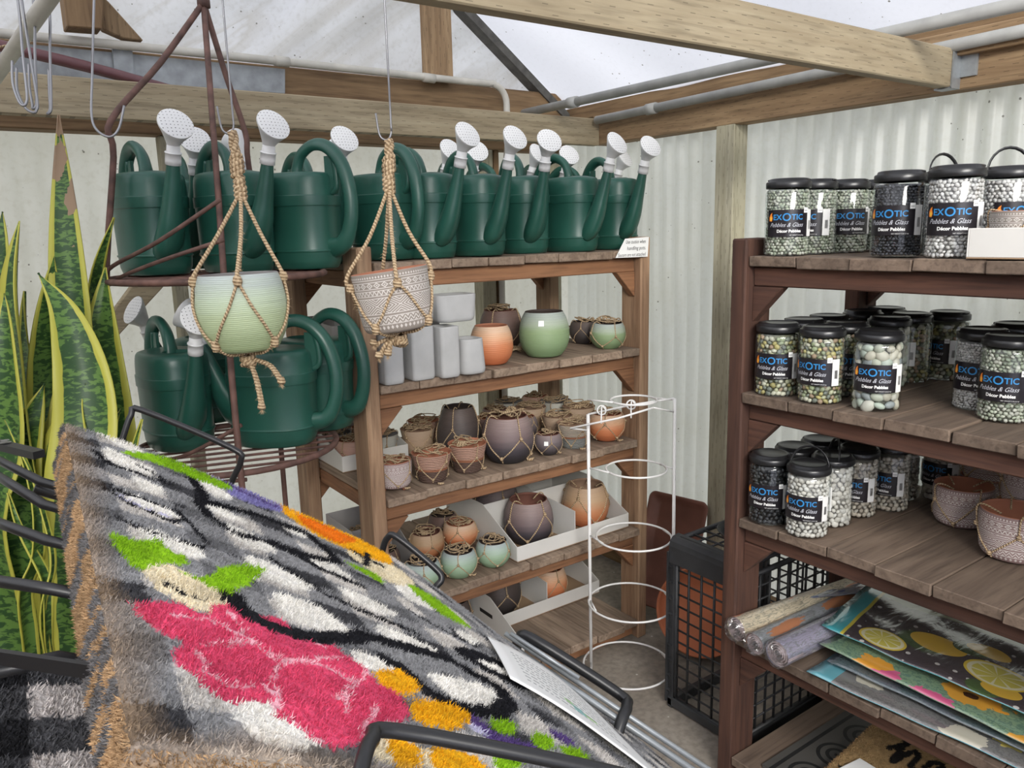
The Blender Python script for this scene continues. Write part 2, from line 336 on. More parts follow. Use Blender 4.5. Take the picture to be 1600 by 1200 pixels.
def tribal(name, basec, linec=(.66,.62,.58), nu=9):
    b = NB(name); s = b.n('SeparateXYZ', {0: b.n('TexCoord').outputs['UV']}); u, v = s.outputs[0], s.outputs[1]
    U = lambda k: b.math('FRACT', b.math('MULTIPLY', u, float(k)))
    tri = lambda x: b.math('ABSOLUTE', b.math('SUBTRACT', x, .5))          # 0..0.5
    def band(lo, hi): return b.math('MULTIPLY', b.math('GREATER_THAN', v, lo), b.math('LESS_THAN', v, hi))
    def loc(lo, hi): return b.math('DIVIDE', b.math('SUBTRACT', v, lo), hi-lo)
    def near(x, c, wd): return b.math('LESS_THAN', b.math('ABSOLUTE', b.math('SUBTRACT', x, c)), wd)
    acc = 0.0
    def addm(m, bd):
        nonlocal acc; acc = b.math('MAXIMUM', acc, b.math('MULTIPLY', m, bd))
    # horizontal rules
    for y in (.17, .30, .345, .60, .64, .72, .755, .86, .90): addm(near(v, y, .006), 1.0)
    # big concentric diamonds
    l = loc(.345, .60); d = b.math('ADD', tri(U(nu)), b.math('MULTIPLY', tri(l), 1.0))
    addm(b.math('LESS_THAN', b.math('FRACT', b.math('MULTIPLY', d, 6.5)), .42), b.math('MULTIPLY', band(.35, .595), b.math('LESS_THAN', d, .93)))
    # zigzags and small diamonds
    l = loc(.17, .30); addm(b.math('LESS_THAN', b.math('ABSOLUTE', b.math('SUBTRACT', b.math('FRACT', b.math('MULTIPLY', b.math('ADD', l, b.math('MULTIPLY', tri(U(nu*4)), 1.0)), 2.0)), .5)), .2), band(.175, .295))
    l = loc(.06, .17); addm(b.math('LESS_THAN', b.math('ADD', tri(U(nu*5)), tri(l)), .32), band(.07, .165))
    l = loc(.645, .72); addm(b.math('LESS_THAN', b.math('ABSOLUTE', b.math('SUBTRACT', l, b.math('MULTIPLY', tri(U(nu*5)), 2.0))), .22), band(.65, .715))
    l = loc(.76, .86); d2 = b.math('ADD', tri(U(nu*3)), tri(l)); addm(near(d2, .38, .09), band(.76, .855)); addm(b.math('LESS_THAN', d2, .13), band(.76, .855))
    l = loc(.905, .97); addm(b.math('LESS_THAN', b.math('ADD', tri(U(nu*8)), tri(l)), .34), band(.91, .965))
    nz = b.n('TexNoise', {'Vector': b.coord('Object', (40,40,40)), 'Scale': 1.0, 'Detail': 3.0}).outputs[0]
    bc = b.ramp(nz, [(.3, tuple(x*.85 for x in basec)), (.7, basec)])
    return b.surf(b.bsdf(b.mix(b.math('MULTIPLY', acc, .85), bc, linec), .75, acc, .2, .001))
G['tribal'] = tribal('mauve_geometric_glaze', (.27,.18,.17)); G['tribal_grey'] = tribal('taupe_geometric_glaze', (.29,.25,.215), nu=10)
M['int_terra'] = plain('unglazed_clay', (.40,.16,.09), .8, .15, 10); M['int_dark'] = plain('dark_pot_inside', (.05,.035,.03), .8, .2, 10)
M['int_brown'] = plain('brown_pot_inside', (.17,.07,.05), .8, .2, 10); M['int_sand'] = plain('sand_pot_inside', (.32,.20,.13), .8, .2, 10); M['int_grey'] = plain('grey_pot_inside', (.20,.19,.185), .8, .2, 10)

# ---------------------------------------------------------------- setting
XW, YW = 2.42, 2.92          # outer panel planes
def struct(name, mb, mat): o = mb.build(name, mat); o['kind'] = 'structure'; return o
g = MB(); g.box((-2.6,-2.2,-.1), (XW+.3, YW+.3, 0)); struct('floor', g, M['floor'])
def corrugated(along, fixed, a0, a1, z0, z1, pitch=.068, amp=.013, zb=24):
    g = MB(); n = int((a1-a0)/pitch*8); vs = []; 
    for j in range(zb+1):
        z = z0+(z1-z0)*j/zb
        for i in range(n+1):
            a = a0+(a1-a0)*i/n; o_ = fixed+amp*math.sin(2*math.pi*a/pitch)+.004*math.sin(a*5+z*3); vs.append((a, o_, z) if along == 'x' else (o_, a, z))
    fs = [(j*(n+1)+i, j*(n+1)+i+1, (j+1)*(n+1)+i+1, (j+1)*(n+1)+i) for j in range(zb) for i in range(n)]
    g.add(vs, fs, None, True); return g
struct('wall_right', corrugated('y', XW, -2.2, YW, .02, 2.06), M['panel'])
struct('wall_left', corrugated('x', YW, -2.6, XW, .02, 2.06, amp=.004), M['panel_dirty'])
g = MB(); g.box((-2.65,-2.2,0), (-2.6,YW,2.3)); struct('wall_back', g, W('rough','Z'))
g = MB(); g.box((-2.6,-2.25,0), (XW,-2.2,2.3)); struct('wall_front', g, M['film'])
# sloped film roof: rises from the right wall's top plate towards -X, ridge, then falls
EZ = 2.05; SLOPE = .73; RX = XW-2.5
def roof(x): return EZ+SLOPE*(XW-.03-x) if x > RX else EZ+SLOPE*(XW-.03-RX)-SLOPE*(RX-x)
def sheet(fn, nu, nv): 
    g = MB(); g.add([fn(i/nu, j/nv) for j in range(nv+1) for i in range(nu+1)], [(j*(nu+1)+i, j*(nu+1)+i+1, (j+1)*(nu+1)+i+1, (j+1)*(nu+1)+i) for j in range(nv) for i in range(nu)], None, True); return g
def fslope(u, v):
    x = XW+.05-u*(XW+.05+2.6); y = -2.2+v*(YW+2.2); return (x, y, roof(x)+.012*math.sin(y*4.1+x*1.3)+.006*math.sin(y*11+x*5))
struct('ceiling', sheet(fslope, 90, 90), M['film'])
def fgable(u, v):
    x = -2.55+u*(XW-.02+2.55); z0 = 2.0; z1 = max(z0+.01, roof(x)-.005); z = z0+(z1-z0)*v
    wr = sum(a*abs(math.sin((x*cx+z*cz)*f+ph))**3 for a, cx, cz, f, ph in ((.032,.75,-1.0,7,0),(.022,.6,-1.1,11.3,1.7),(.016,.95,-.8,17,.4)))
    return (x, YW-.02-wr*min(1, (XW-x)*1.2)*min(1, v*4), z)
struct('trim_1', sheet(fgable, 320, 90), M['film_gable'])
def board(name, lo, hi, kind, gr, label=None, cat=None, st=True, jit=.0015):
    g = MB(); g.box(lo, hi, jit=jit); o = g.build(name, W(kind, gr)); bev(o, .003)
    if st: o['kind'] = 'structure'
    elif label: tag(o, label, cat)
    return o
def bev(o, wd=.003, seg=1):
    m = o.modifiers.new('bevel', 'BEVEL'); m.width = wd; m.segments = seg; m.limit_method = 'ANGLE'; return o
SB = lambda *a, **k: board(*a, **k)
# left wall framing
SB('trim_2', (-2.55,YW-.09,1.885), (2.335,YW-.012,2.135), 'rough', 'X')      # rear plate
SB('trim_3', (-2.55,2.60,1.895), (2.33,2.64,2.005), 'pale', 'X')             # joist in front of it
SB('trim_4', (-2.55,YW-.09,.0), (2.33,YW-.012,.14), 'rough', 'X')
xs = at(757,500,y=2.83).x; xe = at(771,500,y=2.83).x
SB('trim_5', (xs,2.83,.14), (xe+.02,2.905,1.885), 'stud', 'Z')
SB('trim_6', (at(783,560,y=2.83).x,2.84,.14), (at(790,560,y=2.83).x,2.905,1.885), 'rough', 'Z')
SB('trim_7', (2.235,2.83,.14), (2.30,2.905,1.885), 'stud', 'Z')
for i, x in enumerate((-.2, .62)): SB('trim_%d' % (8+i), (x,2.84,.14), (x+.04,2.905,1.885), 'stud', 'Z')
SB('trim_10', (at(655,60,y=2.84).x,2.795,2.136), (at(697,60,y=2.84).x,2.83,2.55), 'beam', 'Z')   # gable stud
# rake rafter along the gable edge
g = MB(); pr_ = [(x, roof(x)) for x in (XW-.03, RX)]
g.prism([(XW-.05,2.04),(XW-.05,2.0),(RX,roof(RX)-.06),(RX,roof(RX)-.012)], YW-.10, YW-.04); struct('trim_11', g, plain('weathered_rafter',(.10,.095,.085),.85,.3,30))
# right wall framing
SB('trim_12', (2.33,-2.2,1.90), (2.405,2.64,2.02), 'beam', 'Y')
SB('trim_13', (2.35,-2.2,2.02), (2.415,2.90,2.075), 'rough', 'Y')
SB('trim_14', (2.30,-2.2,1.985), (2.34,1.45,2.05), 'beam', 'Y')
ya = at(1118,250,x=2.33).y; yb_ = at(1147,250,x=2.33).y
SB('trim_15', (2.33,yb_,0), (2.405,ya,1.90), 'stud', 'Z')
SB('trim_16', (2.33,.55,0), (2.405,.59,1.90), 'stud', 'Z'); SB('trim_17', (2.35,-2.2,.02), (2.405,2.9,.15), 'rough', 'Y')
# tie beam with joist hanger
p0 = at(1500,88,x=2.33); ty = p0.y
pz = at(1500,130,x=2.33).z
SB('trim_18', (-2.4,ty,1.905), (2.33,ty+.038,2.005), 'pale', 'X')
# rafter end and knee brace at top left
a = at(95,0,y=2.6); c_ = at(155,50,y=2.6)
g = MB(); Pq = [at(*p,y=2.72) for p in ((88,-60),(162,-60),(156,50),(102,46))]; g.prism([(p.x,p.z) for p in Pq], 2.68, 2.76); bev(struct('trim_19', g, W('rough','Z')))
g = MB(); Pq = [at(*p,y=2.80) for p in ((150,-10),(168,6),(222,66),(190,62),(158,48))]; g.prism([(p.x,p.z) for p in Pq], 2.775, 2.815); bev(struct('trim_20', g, W('beam','Z')))
g = MB(); Pq = [at(*p,y=2.83) for p in ((215,432),(268,432),(150,560),(150,520))]; g.prism([(p.x,p.z) for p in Pq], 2.81, 2.85); bev(struct('trim_21', g, W('pale','X')))

# conduits, pipes, straps
def pipe(name, pts, r, m, label, cat, sm=0, coup=(), group=None):
    e = empty(name, pts[0], 0, label, cat, group); q = [Vector(p)-Vector(pts[0]) for p in pts]
    g = MB(); g.tube(q, r, 12, smoothpath=sm); g.build('pipe_run', m, e)
    for i, (c, d) in enumerate(coup):
        g = MB(); c = Vector(c)-Vector(pts[0]); d = Vector(d).normalized(); g.tube([c-d*.025, c+d*.025], r*1.28, 12); g.build('coupling', m, e)
    return e
yc = 2.775
P_ = [at(-60,46,y=yc), at(0,52,y=yc), at(400,92,y=yc), at(735,128,y=yc), at(772,132,y=yc), at(789,150,y=yc), at(792,180,y=yc)]
zb = P_[-1]; P_ += [Vector((zb.x,yc,1.9)), Vector((zb.x-.015,2.82,1.5)), Vector((zb.x-.015,2.82,.3))]
pipe('electrical_conduit', P_, .0135, M['pvcw'], 'pale conduit running along the rear plate and bending down the wall', 'conduit', 4, [(at(670,122,y=yc),(1,0,-.03)), (at(440,96,y=yc),(1,0,-.03))])
x2 = 2.05; zz = at(815,178,x=x2)
A_ = at(818,177,x=x2); B_ = at(1600,5,x=x2)
pipe('roof_pipe', [A_, B_+(B_-A_)*.6], .0165, M['pvc'], 'grey pipe hanging under the film roof, the higher of two', 'pipe', 0, [(at(895,160,x=x2), B_-A_)])
x3 = 2.29; A_ = at(932,188,x=x3); B_ = at(1600,48,x=x3)
pipe('roof_pipe', [A_, B_+(B_-A_)*.6], .0165, M['pvc'], 'grey pipe lying along the right wall top plate, the lower of two', 'pipe', 0, [(at(1018,170,x=x3), B_-A_)])
A_ = atd(-14,130,1.9); B_ = atd(78,-5,1.45)
e = pipe('hanging_rail', [A_, B_+(B_-A_)*1.2], .016, M['pvcw'], 'whitish pipe slanting down to the corner of the top left beams', 'pipe')
g = MB(); c = atd(9,85,1.8)-A_; d = (B_-A_).normalized(); 
for k in range(3): g.tube([c+d*(.004*k)+(d.orthogonal().normalized()*math.cos(t*.7854)+d.cross(d.orthogonal().normalized())*math.sin(t*.7854))*.0175 for t in range(8)], .0022, 5, True)
g.build('string_tie', M['rope'], e)
A_ = at(-40,62,y=2.66); B_ = at(285,146,y=2.74); pipe('maroon_pipe', [A_, (A_+B_)/2+Vector((0,0,.006)), B_], .016, M['hose'], 'maroon pipe lying on the joist in front of the steel strap', 'pipe', 4)
g = MB(); Pq = [at(*p,y=2.82) for p in ((-30,62),(445,108),(445,146),(-30,112))]; g.prism([(p.x,p.z) for p in Pq], 2.818, 2.829); st_ = tag(g.build('steel_strap', M['galv']), 'long galvanised steel strap nailed on the rear plate', 'steel strap')
g = MB(); Pq = [at(*p,y=2.81) for p in ((175,76),(206,80),(208,118),(178,114))]; g.prism([(p.x,p.z) for p in Pq], 2.80, 2.817); tag(g.build('steel_clip', M['galv']), 'small grey clip over the steel strap under the conduit', 'clip')
# joist hanger on the tie beam end
g = MB(); hy = ty; g.box((2.285,hy-.004,1.90), (2.331,hy+.042,1.904)); g.box((2.285,hy-.006,1.90),(2.331,hy-.002,1.995)); g.box((2.324,hy-.05,1.93),(2.331,hy-.002,2.01))
tag(g.build('joist_hanger', M['galv']), 'grey metal joist hanger holding the tie beam end', 'joist hanger')

# ---------------------------------------------------------------- wooden shelf units
SH = [1.472, 1.127, .79, .45, .08]
def shelf_unit(loc, rz, kf, kp, ks, label, seed, length=1.11, nb=8, topboards=None):
    rr = random.Random(seed); root = empty('wooden_shelving_unit', loc, rz, label, 'shelf unit', 'wooden shelving units of reclaimed boards')
    L, D, pw, pd = length, .61, .045, .10
    for x in (0, L-pw):
        for y in (0, D-pd):
            g = MB(); g.box((x,y,0), (x+pw,y+pd,1.515), jit=.002); bev(g.build('post', W(kp,'Z'), root), .004)
    for zi, z in enumerate(SH):
        x = pw+.001; ws = []
        while x < L-pw-.03:
            w_ = rr.uniform(.118,.145); 
            if x+w_ > L-pw-.06: w_ = L-pw-x-.001
            ws.append((x, w_)); x += w_
        for x, w_ in ws:
            g = MB(); f = rr.uniform(-.008,.006); dz = rr.uniform(-.002,.001)
            g.box((x+.0015, f, z-.026+dz), (x+w_-.0015, D+.005, z+dz), jit=.0015); bev(g.build('shelf_board', W(ks,'Y'), root), .002)
        g = MB(); g.box((pw,.03,z-.075), (L-pw,.065,z-.0275), jit=.001); bev(g.build('front_rail', W(kf,'X'), root))
        g = MB(); g.box((pw,D-.05,z-.075), (L-pw,D-.015,z-.0275), jit=.001); bev(g.build('rear_rail', W(kf,'X'), root))
        for sx in (0, 1):
            x0 = pw if sx == 0 else L-pw-.03
            g = MB(); g.box((x0,pd+.002,z-.075), (x0+.03,D-pd-.002,z-.0275), jit=.001); bev(g.build('side_rail', W(kf,'Y'), root))
            if z > .2:
                for yy in (.028, D-.058):
                    s_ = 1 if sx == 0 else -1; xc = pw if sx == 0 else L-pw
                    g = MB(); g.prism([(xc,z-.076),(xc+s_*.085,z-.076),(xc,z-.165)][::s_], yy, yy+.03); bev(g.build('gusset', W(kf,'X'), root), .002)
    return root
ULX, ULY = .90, 1.98; URX, URY = 1.61, 1.30
shelf_unit((ULX,ULY,0), 0, 'frame', 'post', 'shelf', 'weathered wooden shelving unit in the corner carrying watering cans on top', 3)
shelf_unit((URX,URY,0), R(-90), 'red', 'red', 'rshelf', 'dark red-brown wooden shelving unit carrying pebble jars', 5)
# ---------------------------------------------------------------- watering cans
def make_can():
    root = empty('watering_can'); g = MB(); S = 40
    prof = [(0,.84),(.004,.88),(.018,.93),(.0185,.932),(.043,.955),(.0435,.956),(.0445,.985),(.0485,.985),(.049,.957),(.050,.955),(.10,.965),(.160,.982),(.1605,.983),(.161,1.010),(.162,1.012),(.186,1.018),(.1865,1.018),(.1875,.994),(.1885,.992),(.215,.980),(.230,.962),(.238,.94),(.243,.90),(.246,.80)]
    rx, ry = .113, .083; rows = []
    def sq(a, k, ex=.85):
        ca, sa = math.cos(a), math.sin(a); return (rx*k*math.copysign(abs(ca)**ex, ca), ry*k*math.copysign(abs(sa)**ex, sa))
    for z, k in prof: rows.append([(*sq(2*math.pi*i/S, k), z) for i in range(S)])
    for k, z in ((.5,.247),(0,.247)):
        rows.append([((1-k)*.045+k*sq(2*math.pi*i/S,.8)[0]+(1-k)*.036*math.cos(2*math.pi*i/S), k*sq(2*math.pi*i/S,.8)[1]+(1-k)*.036*math.sin(2*math.pi*i/S), z) for i in range(S)])
    rows.append([(.045+.033*math.cos(2*math.pi*i/S), .033*math.sin(2*math.pi*i/S), .249) for i in range(S)])
    rows.append([(.045+.031*math.cos(2*math.pi*i/S), .031*math.sin(2*math.pi*i/S), .20) for i in range(S)])
    rows.append([(.045+.09*math.cos(2*math.pi*i/S)*.6, .06*math.sin(2*math.pi*i/S), .10) for i in range(S)])
    vs = [p for r_ in rows for p in r_]; fs = [(j*S+i, j*S+(i+1)%S, (j+1)*S+(i+1)%S, (j+1)*S+i) for j in range(len(rows)-1) for i in range(S)]
    fs += [tuple(range(S))[::-1], tuple((len(rows)-1)*S+i for i in range(S))]; g.add(vs, fs, None, True)
    g.build('can_body', M['green'], root)
    g = MB(); g.tube([(.0,0,.235),(-.002,0,.262),(-.02,0,.295),(-.062,0,.316),(-.108,0,.306),(-.145,0,.268),(-.166,0,.21),(-.170,0,.15),(-.158,0,.095),(-.135,0,.062),(-.095,0,.052)],
        [(.018,.024),(.0145,.020),(.0135,.018),(.013,.018),(.013,.018),(.013,.018),(.013,.018),(.013,.018),(.014,.019),(.018,.023),(.022,.032)], 14, smoothpath=5)
    # inner web joining the handle to the shoulder
    g.box((-.128,-.004,.20), (-.095,.004,.285)); g.tube([(-.12,0,.285),(-.128,0,.25),(-.128,0,.205),(-.108,0,.192)], (.008), 8, smoothpath=3)
    g.build('handle', M['green'], root)
    g = MB(); g.tube([(.085,0,.070),(.105,0,.085),(.130,0,.125),(.150,0,.175),(.168,0,.225),(.180,0,.262)], [(.05,.030),(.052,.032),(.040,.028),(.028,.022),(.019,.017),(.0135,.0135)], 20, smoothpath=4)
    g.build('spout', M['green'], root)
    g = MB(); d = Vector((.30,0,.95)).normalized(); p = Vector((.178,0,.255))
    g.tube([p, p+d*.0005, p+d*.012, p+d*.026, p+d*.0265, p+d*.0285, p+d*.029, p+d*.030, p+d*.045], [.0145,.0178,.0178,.0176,.0190,.0190,.0160,.0155,.0145], 20)
    # flared cone ending in a tilted face
    nf = Vector((.86,0,.50)).normalized(); c0 = p+d*.045; c1 = p+d*.085+Vector((.012,0,.004)); rows = []; S = 32
    for t in (0, .15, .35, .6, .85, 1.0):
        c = c0.lerp(c1, t); n_ = d.lerp(nf, t**.8).normalized(); r_ = .0145+(.040-.0145)*t**1.15; uu = Vector((0,1,0)); vv = n_.cross(uu)
        rows.append([c+uu*math.cos(2*math.pi*i/S)*r_+vv*math.sin(2*math.pi*i/S)*r_ for i in range(S)])
    rows.append([x+nf*.004 for x in rows[-1]])
    g.add([x for r_ in rows for x in r_], [(j*S+i, j*S+(i+1)%S, (j+1)*S+(i+1)%S, (j+1)*S+i) for j in range(len(rows)-1) for i in range(S)], None, True)
    rose = tag(g.build('sprinkler_head', M['white_plastic'], root), 'white sprinkler head')
    g = MB(); uu = Vector((0,1,0)); vv = nf.cross(uu); rows = []; cf = c1+nf*.004
    vs = [cf+nf*.004]; uv0 = []
    for q, (rr_, h) in enumerate(((.02,.0035),(.034,.0018),(.040,0))): vs += [cf+nf*h+uu*math.cos(2*math.pi*i/S)*rr_+vv*math.sin(2*math.pi*i/S)*rr_ for i in range(S)]
    U = lambda x: (.5+(x-cf).dot(uu)*12, .5+(x-cf).dot(vv)*12)
    fs = [(0, 1+i, 1+(i+1)%S) for i in range(S)]+[(1+j*S+i, 1+(j+1)*S+i, 1+(j+1)*S+(i+1)%S, 1+j*S+(i+1)%S) for j in range(2) for i in range(S)]
    g.add(vs, fs, [[U(vs[k]) for k in f] for f in fs], True); g.build('sprinkler_face', M['rose'], rose)
    g = MB(); dd = Vector((.33,0,.94)); c = Vector((.182,0,.243)); n_ = Vector((.94,0,-.33)); uu = Vector((0,1,0))
    g.add([c+uu*(-.010)-dd*.008, c+uu*.010-dd*.008, c+uu*.010+dd*.008, c-uu*.010+dd*.008], [(0,1,2,3)], None); 
    for v_ in (-.006,-.002,.002,.005): g.quad(c+n_*.0006+uu*(v_-.001)-dd*.005, c+n_*.0006+uu*(v_+.001)-dd*.005, c+n_*.0006+uu*(v_+.001)-dd*.001, c+n_*.0006+uu*(v_-.001)-dd*.001, 1)
    g.build('price_sticker', [M['sticker'], M['ink']], root)
    return root
def can(x, y, z, yaw, label, group): return inst('can', make_can, (x, y, z+.0015), R(yaw), 1, label, 'watering can', group)
GT = 'green watering cans on the top shelf board'
def xc(px, y): return at(px, 340, y=y).x
ft = 2.135; zt = SH[0]
for px, dy, yaw, lab in ((954,.02,-95,'green watering can at the far end of the front row beside the paper notice'),
    (889,-.01,-84,'green watering can second from the paper notice, broad side showing, front row'),
    (815,.02,-102,'green watering can in the front row, third from the paper notice'),
    (742,.0,-88,'green watering can in the front row, fourth from the paper notice'),
    (662,-.01,-82,'green watering can in the front row just right of the hanging taupe pot ropes'),
    (598,.03,100,'green watering can mostly hidden behind the ropes of the hanging taupe pot')):
    can(xc(px, ft+dy), ft+dy, zt, yaw, lab, GT)
bk = 2.50
for px, yaw, lab in ((905,-75,'green watering can in the back row nearest the wall corner'), (845,-98,'green watering can in the back row with a narrow sideways sprinkler head'),
    (775,-78,'green watering can in the back row peeking between two front sprinkler heads'), (712,-100,'green watering can in the back row, its sprinkler half hidden by a front one'),
    (650,-84,'green watering can in the back row behind the hanging taupe pot rope')):
    can(xc(px, bk), bk, zt, yaw, lab, GT)

# ---------------------------------------------------------------- rusty two-tier plant stand
sc_ = atd(366,668,2.02); ST = Vector((sc_.x, sc_.y, 0)); Z2 = sc_.z-.045; Z1 = 1.462; RS = .255
vd = Vector((ST.x, ST.y, 0)).normalized(); rt = Vector((vd.y, -vd.x, 0))      # away from viewer, to the right
st = empty('plant_stand', ST, 0, 'rusty iron two-tier plant stand holding watering cans', 'plant stand')
Lc = lambda a, r_=RS, z=0: rt*math.cos(a)*r_ + vd*math.sin(a)*r_ + Vector((0,0,z))
apex = Vector(atd(318,4,2.0))-ST
for a, topz in ((math.pi*1.0, 1.80), (math.pi*1.5+.02, 1.80), (math.pi*.34, 1.80)):
    g = MB(); p1 = Lc(a, RS*.80, topz); 
    pts = [apex, apex.lerp(p1, .5), p1+Vector((0,0,.02)), Lc(a,RS*.81,topz-.06), Lc(a,RS,1.44), Lc(a,RS,1.2), Lc(a,RS,.5), Lc(a,RS,0)]
    if abs(a-math.pi*1.52) < .2: pts = [apex, apex.lerp(Lc(a,RS,1.2),.5), Lc(a,RS,1.25), Lc(a,RS,.6), Lc(a,RS,0)]
    g.tube(pts, .0075, 10, smoothpath=5); g.build('post', M['rust'], st)
g = MB(); g.disc(apex+Vector((0,0,.0)), .016); g.tube([apex-Vector((0,0,.012)), apex+Vector((0,0,.012))], .016, 12); g.build('top_collar', M['rust'], st)
for z in (Z1, Z2):
    g = MB(); g.tube([Lc(2*math.pi*k/40, RS, z-.006) for k in range(40)], .0078, 10, True); hp = g.build('hoop', M['rust'], st)
    for k in range(-5, 6):
        yy = k*.05; hw = math.sqrt(max(0, RS**2-yy*yy)); g = MB(); g.tube([rt*-hw+vd*yy+Vector((0,0,z-.006)), rt*hw+vd*yy+Vector((0,0,z-.006))], .0038, 6); g.build('slat', M['rust'], hp)
fr = math.pi*1.52
for zt_, a_ in ((1.63, 1.46), (1.13, .98)):
    g = MB(); l = Lc(math.pi*1.03, RS, a_); f1 = Lc(fr, RS, zt_); f2 = Lc(fr, RS, zt_-.085 if zt_ > 1.5 else zt_-.13)
    g.tube([f1, f1.lerp(l,.5)-vd*.05, l+Vector((.02,0,.03)), l+Vector((0,0,0)), l+Vector((.01,0,-.012)), l+Vector((.035,0,.004)), f2.lerp(l,.5)-vd*.05, f2], .0048, 8, smoothpath=6); g.build('guard_wire', M['rust'], st)
GR = 'green watering cans on the rusty plant stand'
def sc(px, dep, z): p = atd(px, 400, dep); return p.x, p.y, z
for px, dep, z, yaw, lab in ((243,1.98,Z1,-82,'green watering can on the upper stand tier, leftmost, single arched handle showing'),
    (300,2.30,Z1,-94,'green watering can standing behind the first one on the upper stand tier'),
    (372,2.02,Z1,-78,'green watering can in the middle of the upper stand tier behind the rope knot'),
    (474,2.10,Z1,118,'green watering can on the upper stand tier turned backwards, big curved handle to the right'),
    (492,2.34,Z1,-84,'green watering can on the upper stand tier, its head beside the taupe pot rope'),
    (250,1.95,Z2,-84,'green watering can on the lower stand tier beside the snake plant'),
    (318,2.24,Z2,-165,'green watering can on the lower stand tier behind, pale cone head turned away'),
    (408,1.95,Z2,140,'green watering can on the lower stand tier under the hanging green pot, filler hole showing'),
    (478,2.12,Z2,118,'green watering can at the far right of the lower stand tier')):
    can(*sc(px, dep, z), yaw, lab, GR)
p = at(515,300,y=2.35); can(at(508,330,y=2.30).x+.46, 2.40, zt, 200, 'green watering can half hidden at the left end of the top shelf', GT) if False else None

# ---------------------------------------------------------------- pots with rope nets
SHAPES = {  # outer profile (r,z) for unit pots, inner floor
 'egg': [(0,0),(.052,0),(.060,.004),(.078,.03),(.086,.06),(.0865,.085),(.083,.11),(.075,.135),(.067,.150),(.066,.153)],
 'globe': [(0,0),(.045,0),(.055,.004),(.077,.03),(.086,.058),(.086,.08),(.080,.105),(.070,.122),(.068,.125)],
 'taper': [(0,0),(.052,0),(.057,.004),(.066,.04),(.076,.085),(.083,.118),(.084,.122)],
 'drum': [(0,0),(.056,0),(.068,.006),(.076,.022),(.080,.06),(.082,.10),(.081,.118),(.080,.121)],
 'bowl': [(0,0),(.075,0),(.088,.006),(.092,.02),(.096,.06),(.0985,.10),(.099,.125),(.098,.128)],
 'hangpot': [(0,0),(.062,0),(.072,.006),(.090,.04),(.0975,.075),(.0975,.105),(.091,.145),(.085,.165),(.084,.168)],
 'hangdrum': [(0,0),(.068,0),(.083,.005),(.090,.022),(.095,.07),(.0975,.13),(.0985,.150),(.0975,.155)],
 'tall': [(0,0),(.060,0),(.072,.006),(.088,.04),(.092,.07),(.085,.12),(.070,.17),(.060,.195),(.058,.20)],
}
def rad(prof, z):
    for (r0, z0), (r1, z1) in zip(prof[1:], prof[2:]):
        if z0 <= z <= z1: return r0+(r1-r0)*((z-z0)/(z1-z0) if z1 > z0 else 0)
    return prof[-1][0]
def smoothprof(p):
    pts, _ = catmull([Vector((a, b, 0)) for a, b in p[2:]], [0]*(len(p)-2), 4); return p[:2]+[(q.x, q.y) for q in pts]
def pot_mesh(shape, outer, inner, root):
    p = smoothprof(SHAPES[shape]); H = p[-1][1]; rt_ = p[-1][0]; th = .005
    g = MB(); g.lathe(p, 36); g.build('pot_body', outer, root)
    g = MB(); ip = [(rt_, H), (rt_-.002, H+.0015), (rt_-th, H)]+[(max(.001, a-th), b) for a, b in reversed(p[2:]) if b > .012 and b < H-.003]+[(.04,.012),(0.0005,.012)]
    g.lathe(ip, 36); g.build('pot_interior', inner, root)
def net(shape, root, seed, loose=True, n=4, r=.0023, knotr=.0056):
    rr = random.Random(seed); p = smoothprof(SHAPES[shape]); H = p[-1][1]; g = MB()
    def on(a, z, o=.0022): q = rad(p, z)+o; return Vector((math.cos(a)*q, math.sin(a)*q, z))
    a0 = rr.random()*6
    for k in range(n):
        a = a0+2*math.pi*k/n; z1 = H*rr.uniform(.55,.8)
        # from inside rim over the edge down to the knot, then V to the bottom knots
        g.tube([Vector((math.cos(a+.3)*.035, math.sin(a+.3)*.035, H-.012)), Vector((math.cos(a+.1)*(p[-1][0]-.008), math.sin(a+.1)*(p[-1][0]-.008), H+.006)), on(a, H-.004,.005), on(a, z1)], r, 6, smoothpath=4)
        g.tube([on(a+.02, z1-.004,.004), on(a-.01, z1+.006,.004)], knotr, 6)
        for s_ in (-1, 1):
            b_ = a+s_*math.pi/n; g.tube([on(a, z1), on(a+s_*.25*math.pi/n*2, z1*.6), on(b_-s_*.05, H*.16), on(b_, .006,.001)], r, 6, smoothpath=4)
        b_ = a+math.pi/n; g.tube([on(b_, H*.13,.004), on(b_, H*.19,.004)], knotr, 6)
    if loose:
        # slack rope heaped over the rim
        for q in range(3):
            pts = []; a = rr.random()*6; 
            for k in range(9):
                a += rr.uniform(.5,1.3); rad_ = rr.uniform(.15,.95)*p[-1][0]; pts.append(Vector((math.cos(a)*rad_, math.sin(a)*rad_, H+rr.uniform(.000,.022))))
            g.tube(pts, r*1.2, 6, smoothpath=4)
        a = rr.random()*6; q = p[-1][0]*.8; 
        for k in range(3): g.tube([Vector((math.cos(a+.2*k)*q, math.sin(a+.2*k)*q, H+.002)), Vector((math.cos(a+.15*k+.1)*q*.9, math.sin(a+.15*k+.1)*q*.9, H+.016)), Vector((math.cos(a+.2*k+.25)*q*.7, math.sin(a+.2*k+.25)*q*.7, H+.004))], knotr, 6, smoothpath=3)
        a = -math.pi/2+rr.uniform(-.8,.8); b0 = on(a, .004, .004); 
        g.tube([b0, b0+Vector((math.cos(a)*.014, math.sin(a)*.014, .0)), b0+Vector((math.cos(a+.7)*.026, math.sin(a+.7)*.026, .001))], [knotr*.8,knotr,.003], 6, smoothpath=3)
    g.build('rope_net', M['rope'], root)
